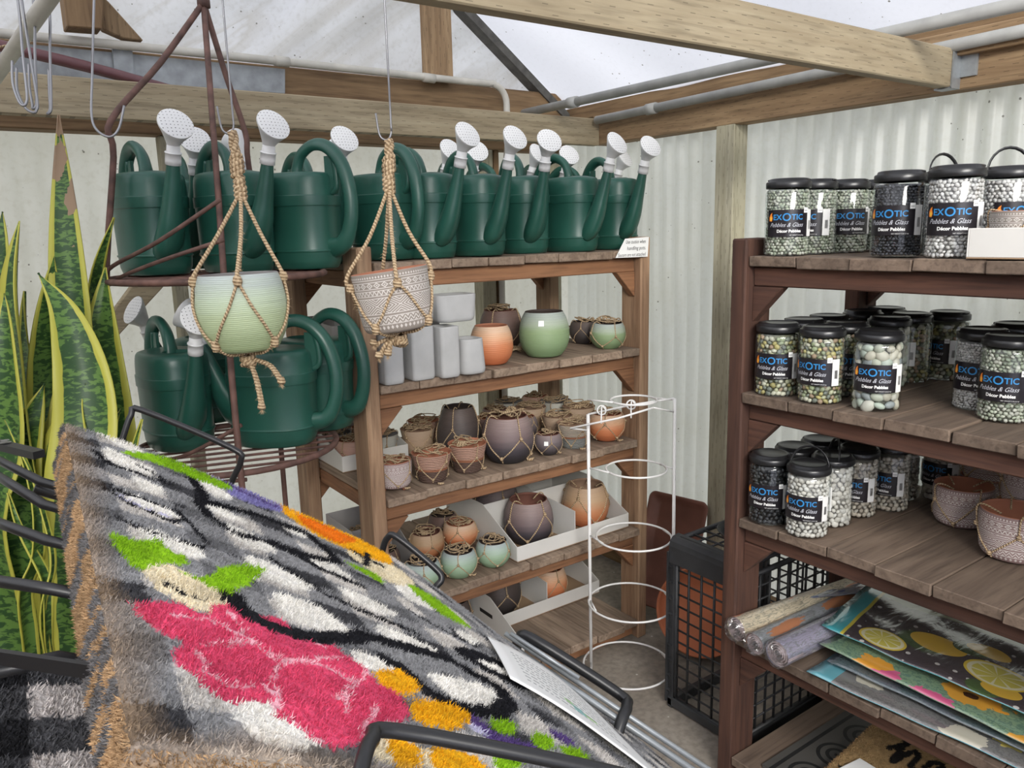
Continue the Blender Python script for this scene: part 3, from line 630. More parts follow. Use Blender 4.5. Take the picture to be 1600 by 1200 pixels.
def make_pot(shape, glz, inner, seed, loose=True, rope=True, feet=False):
    def f():
        root = empty('plant_pot'); pot_mesh(shape, G[glz], M[inner], root)
        if rope: net(shape, root, seed, loose)
        if feet:
            for k in range(3):
                a = 2*math.pi*k/3-1.2; g = MB(); g.lathe([(.0001,-.014),(.007,-.013),(.010,0),(.010,.004)], 10, (math.cos(a)*.05, math.sin(a)*.05, 0)); g.build('foot', M['int_terra'], root)
        return root
    return f
WD = {k: 2*max(a for a, b in v) for k, v in SHAPES.items()}
def pot(px, pyb, wpx, z, shape, glz, inner, label, group, yaw=0, seed=1, loose=True, rope=True, feet=False, dep=None, tilt=(0,0), dz=0):
    if dep: c = atd(px, 500, dep); s = wpx*dep/F/WD[shape]; loc = Vector((c.x, c.y, 0))
    else:
        P = at(px, pyb, z=z); s = wpx*depth(P)/F/WD[shape]; aw = Vector((P.x, P.y, 0)).normalized(); s *= 1+.05*s; loc = P+aw*(SHAPES[shape][1][0]*s+.004)
    loc.z = z+dz+.0015+(.014*s if feet else 0)
    return inst(('pot', shape, glz, seed, loose, rope, feet), make_pot(shape, glz, inner, seed, loose, rope, feet), loc, R(yaw), s, label, 'plant pot', group, tilt)
Z = SH[1]; GP = 'glazed plant pots on the second shelf of the corner unit'
pot(769,572,66,Z,'egg','orange','int_terra','orange pot fading to cream at the rim beside the concrete pots',GP,rope=False)
pot(851,560,76,Z,'egg','green','int_dark','large green pot with a price sticker on the second shelf',GP,rope=False)
pot(784,548,66,Z,'egg','brown','int_brown','dark brown roped pot half hidden behind the orange one',GP,yaw=40,seed=4)
pot(917,538,46,Z,'globe','dark','int_dark','small dark roped pot behind the little green one',GP,seed=5)
pot(949,546,54,Z,'globe','green','int_dark','little green roped pot at the end of the second shelf',GP,yaw=70,seed=6,tilt=(0,R(-4)))
Z = SH[2]; G3 = 'roped plant pots crowded on the third shelf of the corner unit'
pot(622,770,56,Z,'drum','tribal','int_terra','white-patterned mauve footed pot beside the front corner post',G3,yaw=10,seed=7,feet=True)
pot(674,758,62,Z,'taper','pinkbrown','int_terra','pink and brown ribbed pot next to the patterned footed pot',G3,yaw=30,seed=8)
pot(732,742,60,Z,'taper','pinkbrown','int_terra','pink and brown ribbed pot beside the big mauve pot',G3,yaw=100,seed=8)
pot(794,733,80,Z,'egg','purple','int_brown','biggest mauve pot fading to black, rope knot hanging on its front',G3,yaw=15,seed=9)
pot(853,713,44,Z,'globe','mauve','int_brown','small plum pot with a white price sticker and knotted rope',G3,yaw=50,seed=10)
pot(892,704,52,Z,'taper','creamgrey','int_sand','cream over grey ribbed pot near the right end of the third shelf',G3,yaw=20,seed=11)
pot(948,691,56,Z,'globe','orange','int_terra','orange roped pot alone at the right end of the third shelf',G3,yaw=60,seed=12)
def zrow(lst, z, grp):
    for a in lst: pot(a[0], a[1], a[2], z, a[3], a[4], a[5], a[6], grp, yaw=a[7], seed=a[8])
zrow([(623,717,54,'taper','sand','int_sand','sand-coloured ribbed pot right behind the patterned footed pot',20,13),
 (676,704,50,'taper','pink','int_terra','pinkish ribbed pot in the second row behind the pink and brown ones',70,13),
 (716,694,48,'taper','white','int_grey','white ribbed pot under the tall black vase',0,14),
 (781,676,44,'globe','brown','int_terra','brown roped pot right behind the biggest mauve pot',0,15),
 (838,668,44,'globe','mauve','int_terra','plum roped pot behind the small plum stickered one',40,15),
 (869,668,44,'taper','sand','int_sand','sand ribbed pot behind the cream and grey pot',60,13),
 (905,662,48,'taper','sand','int_sand','sand ribbed pot in the far right of the back rows',110,13),
 (768,655,42,'globe','pink','int_terra','pink roped pot in the third row right of the black vase',0,16),
 (806,650,42,'globe','brown','int_brown','brown roped pot in the third row of the crowded shelf',90,16),
 (846,648,44,'globe','pink','int_terra','reddish pot rim showing in the middle of the back rows',30,16),
 (880,646,44,'taper','sand','int_sand','sand pot under the rear corner post of the unit',10,17),
 (800,634,40,'taper','white','int_grey','pale pot at the very back below the wall pipe',10,18),
 (838,629,42,'taper','white','int_grey','pale pot at the very back beside the rear post',60,18),
 (647,668,46,'taper','white','int_grey','pale green-grey roped pot in the cardboard tray behind the sand pot',20,18),
 (660,655,52,'globe','pink','int_terra','reddish pot against the back of the tray left of the black vase',50,19),
 (612,664,46,'taper','white','int_grey','pale roped pot at the back left beside the gusset',120,18)], Z, G3)
pot(712,690,74,Z+.0,'tall','dark','int_dark','tall black vase-shaped pot rising behind the front rows',G3,dep=2.62,seed=20,loose=False)
pot(530,712,60,Z,'globe','pink','int_terra','roped clay pot seen left of the corner post above the white tray',G3,dep=2.55,seed=16)
Z = SH[3]; G4 = 'roped plant pots on the fourth shelf of the corner unit'
zrow([(724,905,56,'globe','mint','int_dark','mint green roped pot in the middle of the three mint ones',0,21),
 (777,893,54,'globe','mint','int_dark','mint green roped pot next to the white divided tray',60,21),
 (664,925,58,'globe','mint','int_dark','mint green roped pot partly behind the black wire hoop',100,21),
 (679,872,54,'globe','peach','int_brown','orange roped pot behind the mint ones with a heap of rope',20,22),
 (738,852,52,'globe','orange','int_terra','orange roped pot beside the divided tray wall',80,22),
 (703,840,46,'globe','brown','int_dark','dark brown roped pot at the back of the small pots',20,23),
 (631,890,46,'globe','brown','int_dark','brown roped pot inside the grey divided carton',70,23),
 (628,826,44,'globe','dark','int_dark','dark roped pot at the rear of the grey divided carton',0,23)], Z, G4)
pot(820,852,74,Z,'egg','purple','int_brown','big mauve roped pot in the front cell of the divided white tray',G4,yaw=30,seed=24,loose=False,dz=.004)
pot(834,792,62,Z,'egg','mauve','int_brown','brown pot in the rear cell of the divided white tray',G4,yaw=10,seed=24,loose=False,dz=.004)
pot(934,818,68,Z,'egg','peach','int_sand','peach and orange pot at the right end of the divided white tray',G4,yaw=80,seed=25,loose=False,dz=.004)
Z = SH[4]; G5 = 'roped plant pots on the bottom shelf of the corner unit'
pot(781,964,66,Z,'egg','dark','int_dark','dark roped pot in the bottom tray beside the orange one',G5,yaw=0,seed=26,loose=False,dz=.004)
pot(730,985,52,Z,'egg','dark','int_dark','dark roped pot at the left end of the bottom shelf',G5,yaw=60,seed=26,loose=False)
pot(848,946,54,Z,'egg','orange','int_terra','orange roped pot in the bottom tray',G5,yaw=40,seed=27,loose=False,dz=.004)
rp_c = at(822,556,z=SH[1]); g = MB(); rr0 = random.Random(5)
for q in range(5):
    a = rr0.random()*6; pts = []
    for k in range(10):
        a += rr0.uniform(.5,1.0); q_ = rr0.uniform(.015,.045); pts.append(Vector((math.cos(a)*q_*.9, math.sin(a)*q_*.9, .003+rr0.uniform(0,.014))))
    g.tube(pts, .0026, 6, smoothpath=4)
o = tag(g.build('rope_coil', M['rope']), 'loose tangle of jute rope between the orange and large green pots', 'rope'); o.location = rp_c+Vector((.02,.09,.001))
def sticker(px, py, z_depth, w_=.022, m=None):
    pass

# ---------------------------------------------------------------- concrete-look pots
def sqpot(loc, w0, d0, h, rz, label, flare=0.0, rnd=.02, name='concrete_pot'):
    g = MB(); S = 48
    def ringp(k, z, inset=0):
        o = []; wx = (w0/2-inset)*k; wy = (d0/2-inset)*k; rr = min(rnd, wx*.98, wy*.98)
        for i in range(S):
            a = 2*math.pi*(i+.5)/S; ca, sa = math.cos(a), math.sin(a); cx_ = math.copysign(wx-rr, ca); cy_ = math.copysign(wy-rr, sa); o.append((cx_+rr*ca, cy_+rr*sa, z))
        return o
    rows = [ringp(.9-flare, 0), ringp(.96-flare, .003), ringp(1-flare, .012), ringp(1-flare*.5, h*.5), ringp(1, h-.003), ringp(.99, h), ringp(1, h, .008), ringp(1-flare, .02, .008)]
    g.add([p for r_ in rows for p in r_], [(j*S+i, j*S+(i+1)%S, (j+1)*S+(i+1)%S, (j+1)*S+i) for j in range(len(rows)-1) for i in range(S)]+[tuple(range(S))[::-1], tuple((len(rows)-1)*S+i for i in range(S))], None, True)
    o = g.build(name, M['concrete_pot']); o.location = loc; o.rotation_euler.z = R(rz); return tag(o, label, 'plant pot', 'grey concrete-look pots')
Z = SH[1]; hs = .155
def sq(px, pyb, wpx, h, label, d0=None, flare=0, rnd=.012, dz=0, dep=None, rz=0, wk=1.0):
    P = at(px, pyb, z=Z) if dep is None else atd(px, 500, dep); s = wpx*depth(P)/F*wk; dd = d0 or s
    aw = Vector((P.x, P.y, 0)).normalized(); c = P+aw*(dd/2 if dep is None else 0); return sqpot((c.x, c.y, Z+dz+.0015), s, dd, h, rz, label, flare, rnd)
sq(609,603,34,.155,'tall square grey concrete pot right beside the corner post',.085)
sq(654,596,40,.155,'tall square grey concrete pot, second from the corner post',.088)
sq(696,592,34,.15,'tall square grey concrete pot, third from the corner post',.085)
sq(732,586,40,.105,'low rounded grey concrete pot tapering to its top beside the orange pot',.09,-.12,.028)
sq(612,603,38,.055,'shallow rounded concrete bowl on the first tall square pot',.09,0,.03,.157,dep=2.26)
sq(655,596,40,.062,'rounded grey concrete bowl on the second tall square pot',.09,.08,.03,.157,dep=2.28)
sq(706,590,70,.08,'oblong grey concrete planter set across the square pots',.10,.05,.028,.158,dep=2.36)
sq(540,560,30,.14,'flared grey pot standing in the long grey box',.08,.2,.02,.01,dep=2.62)
sq(660,560,40,.15,'square grey concrete pot in the row behind',.09,0,.012,0,dep=2.46)
sq(615,560,40,.15,'square grey concrete pot hidden behind the first one',.09,0,.012,0,dep=2.42)

# ---------------------------------------------------------------- cardboard trays
def tray(loc, w_, d_, hf, hb, rz, m, label, divs=(), cross=(), name='cardboard_tray', hole=True, flat=False):
    root = empty(name, loc, rz, label, 'cardboard tray', 'open cardboard display trays'); t = .003
    g = MB(); g.box((0,0,0), (w_,d_,t), mi=1); g.box((0,0,t), (w_,t,hf)); g.box((0,d_-t,t), (w_,d_,hb))
    for x in (0, w_-t):
        poly = [(t,t),(d_-t,t),(d_-t,hb),(d_*.45,hb),(t,hf)] if not flat else [(t,t),(d_-t,t),(d_-t,hb),(t,hf)]
        g.prism(poly, x, x+t, 'x')
    bev(g.build('tray_body', [m, M['card_brown']], root), .001)
    for x, hh in divs:
        g = MB(); g.prism([(t*2,t),(d_-t*2,t),(d_-t*2,hb-.004),(t*2,hh)], x, x+t, 'x'); g.build('divider', m, root)
    for y, hh in cross:
        g = MB(); g.box((t*2,y,t), (w_-t*2,y+t,hh)); g.build('divider', m, root)
    if hole:
        g = MB(); g.box((w_-t-.0006,d_*.42,hf*.9+.02), (w_-t+.0008-.0008,d_*.60,hf*.9+.035)); g.build('hand_hole', M['ink'], root)
    return root
def rad_of(o, name='pot_body'):
    b_ = [c for c in o.children if c.name.startswith(name)][0]; return max(v.co.x for v in b_.data.vertices)*o.scale.x+.004
XB = (ULX+.047, ULY+.004, ULX+1.063, ULY+.60)
Z = SH[3]; a = at(812,882,z=Z); b_ = at(985,824,z=Z); tw_ = b_.x-a.x-.004; ty0 = a.y+.012; tx0 = a.x
tray((tx0, ty0, Z+.0015), tw_, .46, .055, .15, 0, M['card_white'], 'white divided cardboard tray holding the mauve and peach pots', [(tw_*.5, .12)], [(.22,.14)])
inside(by_label('big mauve roped'), rad_of(by_label('big mauve roped')), (tx0+.007, ty0+.007, tx0+tw_*.5-.002, ty0+.22))
inside(by_label('brown pot in the rear'), rad_of(by_label('brown pot in the rear')), (tx0+.007, ty0+.225, tx0+tw_*.5-.002, ty0+.453))
inside(by_label('peach and orange'), rad_of(by_label('peach and orange')), (tx0+tw_*.5+.005, ty0+.007, tx0+tw_-.007, ty0+.22))
gr_ = (ULX+.05, ULY+.12, ULX+.21, ULY+.50)
tray((gr_[0], gr_[1], Z+.0015), .16, .38, .06, .15, 0, M['card_grey'], 'grey divided carton on the fourth shelf near the corner post', [], [(.19,.14)], hole=False)
for nm, q in (('brown roped pot inside the grey', (gr_[0]+.005, gr_[1]+.005, gr_[2]-.005, gr_[1]+.188)), ('dark roped pot at the rear of the grey', (gr_[0]+.005, gr_[1]+.196, gr_[2]-.005, gr_[3]-.005))):
    o = by_label(nm); inside(o, rad_of(o)+.004, q); o.location.z += .004
grp = lambda g_, *no: [o for o in list(bpy.data.objects) if o.parent is None and o.get('group') == g_ and not any(k in o['label'] for k in no)]
settle([(o, rad_of(o)+.003) for o in grp(G4, 'divided white tray', 'carton')], XB, [(tx0-.002, ty0, tx0+tw_, ty0+.46), gr_])
Z = SH[4]; a = at(770,992,z=Z); b_ = at(936,926,z=Z); w5 = b_.x-a.x
tray((a.x, a.y+.01, Z+.0015), w5, .46, .055, .15, 0, M['card_white'], 'white cardboard tray on the bottom shelf with a dark and an orange pot', [(w5*.5, .12)], [(.26,.13)])
tray((ULX+.06, ULY+.04, SH[4]+.0015), a.x-ULX-.065, .46, .055, .15, 0, M['card_white'], 'white cardboard tray at the left of the bottom shelf', [], [])
o = by_label('dark roped pot in the bottom tray'); inside(o, rad_of(o)+.003, (a.x+.006, a.y+.016, a.x+w5*.5-.001, a.y+.268))
o = by_label('orange roped pot in the bottom tray'); inside(o, rad_of(o)+.003, (a.x+w5*.5+.004, a.y+.016, a.x+w5-.006, a.y+.268))
o = by_label('dark roped pot at the left end of the bottom'); inside(o, rad_of(o)+.004, (ULX+.065, ULY+.05, a.x-.013, ULY+.48)); o.location.z += .004
t3 = (ULX+.05, ULY+.32, ULX+.29, ULY+.585)
tray((t3[0], t3[1], SH[2]+.0015), .24, .265, .055, .12, 0, M['card_white'], 'pale carton behind the front pots of the third shelf', [], [], hole=False, flat=True)
for nm, (fx, fy) in (('pale green-grey roped pot in the cardboard', (.76,.27)), ('pale roped pot at the back left', (.24,.75)), ('reddish pot against the back of the tray', (.75,.76)), ('roped clay pot seen left', (.24,.26))):
    o = by_label(nm); o.location.x = t3[0]+.24*fx; o.location.y = t3[1]+.265*fy; o.location.z = SH[2]+.006; o.scale = (.68,)*3; inside(o, rad_of(o)-.002, (t3[0]+.004, t3[1]+.004, t3[2]-.004, t3[3]-.004))
settle([(o, rad_of(o)+.003) for o in grp(G3, 'cardboard tray', 'back left', 'back of the tray', 'clay pot seen')], XB, [t3])
settle([(o, rad_of(o)) for o in grp(GP)], XB, [])
tray((ULX+.05, ULY+.33, SH[1]+.0015), .22, .265, .14, .15, 0, M['card_grey'], 'long grey box on the second shelf behind the corner post', [(.08,.14)], [], hole=False, flat=True)
# ---------------------------------------------------------------- hanging pots on wire hooks
def fuzz(g, pts, r, n, L=.012):
    for _ in range(n):
        i = random.randrange(len(pts)-1); p = pts[i].lerp(pts[i+1], random.random()); d = Vector((random.gauss(0,1), random.gauss(0,1), random.gauss(0,1))).normalized()
        q = p+d*r*.8; e_ = q+d*random.uniform(.3,1)*L+Vector((0,0,-.3*L)); s_ = d.orthogonal().normalized()*.00035
        g.add([q-s_, q+s_, e_], [(0,1,2)])
def rope_tube(g, fz, pts, r, k=4, n=30):
    q, _ = catmull([Vector(p) for p in pts], [0]*len(pts), k); g.tube(q, r, 8); fuzz(fz, q, r, n)
def hook(top, bot, label, group='hanging wire hooks', r=.0022, flip=1):
    t = Vector(top); b_ = Vector(bot); root_g = MB(); rt_ = CR_*flip; rt_ = Vector((rt_.x, rt_.y, 0)).normalized()
    pts = [t, t.lerp(b_, .5), b_+Vector((0,0,.04)), b_+Vector((0,0,.012)), b_-rt_*.006-Vector((0,0,.002)), b_-rt_*.016-Vector((0,0,.004)), b_-rt_*.026+Vector((0,0,.008)), b_-rt_*.031+Vector((0,0,.05))]
    root_g.tube([t+rt_*.03-Vector((0,0,.02)), t+rt_*.025+Vector((0,0,.01)), t+Vector((0,0,.02)), t]+pts[1:], r, 8, smoothpath=5)
    return tag(root_g.build('wire_hook', M['steel']), label, 'hook', group)
def hanging(name, shape, glz, inner, base, wpx, dep, tilt, knot_px, hook_px, label, hlabel, seed, tailpx, m_above=None):
    c = atd(*base, dep); s = wpx*dep/F/WD[shape]; root = empty('hanging_plant_pot', c, 0, label, 'hanging plant pot', 'hanging pots in jute rope nets')
    pr0 = empty('tilted_pot'); bpy.data.objects.remove(pr0)
    p = smoothprof(SHAPES[shape]); H = p[-1][1]; rt_ = p[-1][0]
    T = Matrix.Rotation(tilt, 4, Vector((CF_.x, CF_.y, 0)).normalized()) @ Matrix.Scale(s, 4)
    g = MB(); g.lathe(p, 64, m=T); g.build('pot_body', G[glz], root)
    g = MB(); g.lathe([(rt_,H),(rt_-.002,H+.0015),(rt_-.005,H)]+[(max(.001,a-.005), b_) for a, b_ in reversed(p[2:]) if .012 < b_ < H-.003]+[(.0005,.012)], 48, m=T); g.build('pot_interior', M[inner], root)
    K = atd(*knot_px, dep)-c; Tp = atd(*hook_px, dep)-c; g = MB(); fz = MB()
    on = lambda a, z, o=.004: T @ Vector((math.cos(a)*(rad(p, z)+o/s), math.sin(a)*(rad(p, z)+o/s), z))
    a0 = math.atan2(-CF_.y, -CF_.x)+.30
    for k in range(4):
        a = a0+k*math.pi/2; kn = on(a, H*.93 if shape == 'hangpot' else H*.80, .006)
        rope_tube(g, fz, [K, K.lerp(kn, .5)+Vector((random.uniform(-.004,.004),0,0)), on(a, H, .008), kn], .0042, 5, 60)
        g.tube([kn+Vector((0,0,.010)), kn, kn-Vector((0,0,.010))], [.0065,.0095,.0065], 10, smoothpath=3); fuzz(fz, [kn+Vector((0,0,.01)), kn-Vector((0,0,.01))], .008, 25)
        for s_ in (-1, 1):
            e_ = a+s_*math.pi/4; rope_tube(g, fz, [kn, on(a+s_*.22, H*.62), on(a+s_*.5, H*.33), on(e_, H*.10,.005), on(e_-s_*.1, .002, -.006)], .0029, 4, 30)
        e_ = a+math.pi/4; kb = on(e_, H*.11, .006); g.tube([kb+Vector((0,0,.012)), kb, kb-Vector((0,0,.010))], [.006,.009,.006], 10, smoothpath=3)
        rope_tube(g, fz, [kb, on(e_, .0, -.010)-Vector((0,0,.004)), T @ Vector((0,0,-.008))], .004, 4, 30)
    # neck: twisted bundle, knots, top loop
    for q in range(3):
        pts = [K+(Tp-K)*t+Vector((math.cos(t*9+q*2.1), math.sin(t*9+q*2.1), 0))*.0055 for t in [i/8 for i in range(9)]]; rope_tube(g, fz, pts, .0055, 3, 60)
    for kk, (t, rr_) in enumerate(((.0,.015),(.12,.013),(.38,.017),(.48,.016))):
        ce = K+(Tp-K)*t
        for j in range(3): g.tube([ce+Vector((math.cos(x*.9)*rr_*.62, math.sin(x*.9)*rr_*.62, (j-1)*.009+math.sin(x*.9+kk)*.006)) for x in range(7)], .0055, 8, True)
    g.build('rope_net', M['rope'], root)
    # tail of rope ends below
    g = MB(); b0 = T @ Vector((0,0,-.008)); 
    for j in range(4): g.tube([b0+Vector((math.cos(x*.9+j)*.012, math.sin(x*.9+j)*.012, -.006-.006*j+math.sin(x)*.005)) for x in range(7)], .0055, 8, True)
    for px in tailpx:
        e_ = atd(*px, dep-.02)-c; m_ = b0.lerp(e_, .5)+Vector((random.uniform(-.012,.012),0,.004))
        for q in range(2): rope_tube(g, fz, [b0+Vector((0,0,-.01)), m_+Vector((.004*q,.003*q,0)), e_+Vector((.004*q,0,0))], .0042, 5, 50)
        g.tube([e_+Vector((0,0,.014)), e_+Vector((0,0,.004)), e_], [.006,.009,.004], 8, smoothpath=2)
        for _ in range(40):
            d = Vector((random.gauss(0,.5), random.gauss(0,.5), -1)).normalized()*random.uniform(.006,.014); s_ = Vector((.0004,0,0)); g.add([e_-s_, e_+s_, e_+d], [(0,1,2)])
    g.build('rope_tail', M['rope'], root); fz.build('loose_fibres', M['fuzz'], root)
    return root
hanging('a','hangpot','hang','int_grey',(386,546),136,1.62,R(-1.5),(376,300),(363,205),'pale green brushed pot hanging in a jute net before the rusty stand','',1,[(409,640),(440,600)])
hanging('b','hangdrum','tribal_grey','int_terra',(624,515),118,1.66,R(-7),(608,290),(608,218),'taupe geometric-patterned pot hanging tilted before the corner post','',2,[(592,560),(606,556),(584,540)])
RZ = 2.30
def vtop(px, py, dep):
    b_ = atd(px, py, dep); return Vector((b_.x, b_.y, RZ)), b_
t1, b1 = vtop(366, 205, 1.62); hook(t1, b1, 'long wire hook carrying the pale green pot')
t2, b2 = vtop(612, 215, 1.66); hook(t2, b2, 'long wire hook carrying the taupe patterned pot')
t3, b3 = vtop(180, 212, 1.62)
g = MB(); o3 = Vector((CR_.x, CR_.y, 0)).normalized()
q = [atd(150,-60,1.62), atd(147,0,1.62), atd(144,120,1.62), atd(143,180,1.62), atd(152,204,1.62), atd(172,214,1.62), atd(186,200,1.62), atd(194,165,1.62)]
tp = Vector((q[0].x, q[0].y, RZ)); g.tube([tp+o3*.03, tp+Vector((0,0,.02))]+q, .0026, 8, smoothpath=5); tag(g.build('wire_hook', M['steel']), 'empty wide wire hook hanging just left of the rusty stand post', 'hook', 'hanging wire hooks')
for i, (tx, bx, by, lx, lab) in enumerate(((28,42,165,20,'leftmost wire hook of the empty bundle at the top left'), (34,58,176,27,'wire hook with a long loop in the middle of the empty bundle'), (52,57,170,46,'wire hook hanging straight in the empty bundle'), (76,80,178,77,'wire hook hanging a little apart, right of the empty bundle'))):
    dp = 1.50+.02*i; g = MB(); q = [atd(tx,0,dp), atd((tx+bx)/2,80,dp), atd(bx,by-20,dp), atd(bx-1,by-4,dp), atd(bx-6,by,dp), atd(bx-(bx-lx)*.6,by-8,dp), atd(lx,by-35,dp), atd(lx-1,by-70,dp)]
    tp = Vector((q[0].x, q[0].y, RZ-.05)); g.tube([tp]+q, .0026, 8, smoothpath=5); tag(g.build('wire_hook', M['steel']), lab, 'hook', 'hanging wire hooks')
e = pipe('hanging_rail', [Vector((t1.x-1.2,t1.y+.02*1.2,RZ)), Vector((t2.x+1.0,t2.y-.05,RZ))], .014, M['pvcw'], 'overhead rail from which the two hooks of the hanging pots hang', 'pipe')

# ---------------------------------------------------------------- snake plant
b = NB('snake_plant_leaf'); s = b.n('SeparateXYZ', {0: b.n('TexCoord').outputs['UV']}); u = s.outputs[0]
uu = b.math('MULTIPLY', b.math('ABSOLUTE', b.math('SUBTRACT', u, .5)), 2.0)
n = b.n('TexNoise', {'Vector': b.coord('Object', (55,55,130)), 'Scale': 1.0, 'Detail': 3.0, 'Distortion': .5}).outputs[0]
n0 = b.n('TexNoise', {'Vector': b.coord('Object', (12,12,14)), 'Scale': 1.0, 'Detail': 2.0}).outputs[0]
cg = b.mix(b.ramp(b.math('ADD', n, b.math('MULTIPLY', b.math('SUBTRACT', n0, .5), .35)), [(.45, (0,0,0)), (.52, (1,1,1))]), (.115,.225,.045), (.028,.08,.02))
ed = b.math('ADD', uu, b.math('MULTIPLY', b.math('SUBTRACT', n0, .5), .25)); c = b.mix(b.ramp(ed, [(.68, (0,0,0)), (.71, (1,1,1))]), cg, (.52,.50,.075))
d_ = b.bsdf(c, .42, n, .1); t_ = b.n('BsdfTranslucent', {'Color': c}).outputs[0]; M['leaf'] = b.surf(b.n('MixShader', {0: .18, 1: d_, 2: t_}).outputs[0])
b = NB('snake_plant_leaf_scarred'); s = b.n('SeparateXYZ', {0: b.n('TexCoord').outputs['UV']}); u = s.outputs[0]; vv = s.outputs[1]
uu = b.math('MULTIPLY', b.math('ABSOLUTE', b.math('SUBTRACT', u, .5)), 2.0)
n = b.n('TexNoise', {'Vector': b.coord('Object', (55,55,130)), 'Scale': 1.0, 'Detail': 3.0, 'Distortion': .5}).outputs[0]; n0 = b.n('TexNoise', {'Vector': b.coord('Object', (25,25,14)), 'Scale': 1.0, 'Detail': 4.0}).outputs[0]
cg = b.mix(b.ramp(n, [(.45, (0,0,0)), (.52, (1,1,1))]), (.115,.225,.045), (.028,.08,.02)); c = b.mix(b.ramp(uu, [(.68, (0,0,0)), (.71, (1,1,1))]), cg, (.52,.50,.075))
sc_m = b.math('MULTIPLY', b.math('GREATER_THAN', b.math('ADD', vv, b.math('MULTIPLY', b.math('SUBTRACT', n0, .5), .5)), .90), b.math('GREATER_THAN', n0, .40)); c = b.mix(sc_m, c, (.33,.22,.13))
d_ = b.bsdf(c, .5, n, .1); t_ = b.n('BsdfTranslucent', {'Color': c}).outputs[0]; M['leaf_scar'] = b.surf(b.n('MixShader', {0: .18, 1: d_, 2: t_}).outputs[0])
LV = [  # spine pixels base->tip, max width px, depth, facing twist
 ([(115,1060),(120,800),(115,560),(100,330),(92,180)],54,1.72,0,'leaf_scar'),
 ([(150,1060),(165,860),(168,700),(160,560),(165,418)],62,1.78,.3,'leaf'),
 ([(60,1060),(48,820),(30,620),(22,480),(28,345)],84,1.60,-.2,'leaf'),
 ([(20,1060),(5,820),(-5,600),(-2,460),(2,330)],70,1.66,.2,'leaf'),
 ([(90,1060),(120,820),(135,640),(105,500),(60,425)],70,1.55,.4,'leaf'),
 ([(75,1060),(95,850),(85,680),(75,540),(85,400)],60,1.70,.5,'leaf'),
 ([(100,1060),(140,820),(140,600),(150,440),(178,340)],40,1.82,1.0,'leaf'),
 ([(40,1060),(60,860),(50,700),(40,560),(38,455)],50,1.74,-.5,'leaf'),
 ([(130,1060),(140,900),(120,760),(100,660),(110,540)],44,1.62,.9,'leaf'),
 ([(0,1060),(-10,860),(10,700),(10,560),(5,458)],60,1.52,.3,'leaf'),
 ([(170,1060),(180,900),(160,760),(125,640),(130,598)],34,1.55,-.9,'leaf'),
 ([(20,1100),(40,960),(60,860),(40,720),(10,655)],22,1.48,1.2,'leaf'),
 ([(60,1100),(70,980),(80,880),(60,760),(30,700)],14,1.46,1.2,'leaf'),
 ([(90,1100),(75,980),(70,900),(30,820),(12,770)],16,1.47,1.1,'leaf'),
 ([(180,1000),(190,850),(200,740),(212,690),(222,655)],14,1.60,.8,'leaf'),
 ([(150,1060),(110,960),(95,860),(90,700),(125,620)],56,1.58,.1,'leaf'),
 ([(10,1060),(30,930),(25,800),(35,700),(70,600)],60,1.56,.6,'leaf'),
 ([(110,1060),(120,960),(125,880),(140,760),(190,640)],40,1.66,.5,'leaf'),
 ([(80,1060),(60,920),(75,800),(88,700),(98,610)],64,1.64,0,'leaf')]
ctr = at(90,1000,z=.42); ctr = Vector((.12*1, 1.66, .42)); ctr = atd(95,1150,1.68); ctr.z = .42
pl = empty('potted_snake_plant', (ctr.x, ctr.y, 0), 0, 'tall snake plant with yellow-edged mottled leaves behind the mats', 'potted plant')
org = Vector((ctr.x, ctr.y, 0)); vd0 = Vector((CF_.x, CF_.y, 0)).normalized()
for li, (sp_, wpx, dp, tw, mk) in enumerate(LV):
    pts = [atd(x, y, dp)-org for x, y in sp_]; root_p = Vector(((pts[0].x)*.35, pts[0].y*.35, .43)); pts = [root_p]+pts[1:] if sp_[0][1] >= 1000 else pts
    q, _ = catmull(pts, [0]*len(pts), 8); n_ = len(q); wd = (1.05 if li == 0 else 1.35)*wpx*dp/F/2; vs = []; fs = []; uv = []; K = 8
    L = [0]; 
    for i in range(1, n_): L.append(L[-1]+(q[i]-q[i-1]).length)
    for i in range(n_):
        t = L[i]/L[-1]; tg = (q[min(i+1,n_-1)]-q[max(i-1,0)]).normalized(); tw_ = tw+.5*math.sin(t*3+li)
        side = (Vector((CR_.x, CR_.y, 0))*math.cos(tw_)+vd0*math.sin(tw_)); side = (side-tg*side.dot(tg)).normalized(); nn = side.cross(tg)
        prof_w = wd*(min(1, .45+.9*t) if t < .6 else 1)*(1-max(0,(t-.62)/.38)**2.2); prof_w = max(prof_w, .0004)
        for k in range(K+1):
            a = -1+2*k/K; vs.append(q[i]+side*a*prof_w+nn*(.35*prof_w*(a*a)-.0015)+nn*.004*math.sin(t*20+li)*abs(a))
    for i in range(n_-1):
        for k in range(K): fs.append((i*(K+1)+k, i*(K+1)+k+1, (i+1)*(K+1)+k+1, (i+1)*(K+1)+k)); uv.append([(k/K, L[i]/L[-1]), ((k+1)/K, L[i]/L[-1]), ((k+1)/K, L[i+1]/L[-1]), (k/K, L[i+1]/L[-1])])
    g = MB(); g.add(vs, fs, uv, True); o = g.build('leaf', M[mk], pl); md = o.modifiers.new('thick', 'SOLIDIFY'); md.thickness = .0025
g = MB(); g.lathe([(0,0),(.13,0),(.14,.01),(.17,.40),(.185,.405),(.185,.44),(.175,.445),(.165,.43),(.16,.40),(0,.40)], 40); g.build('planter', M['terra'], pl)

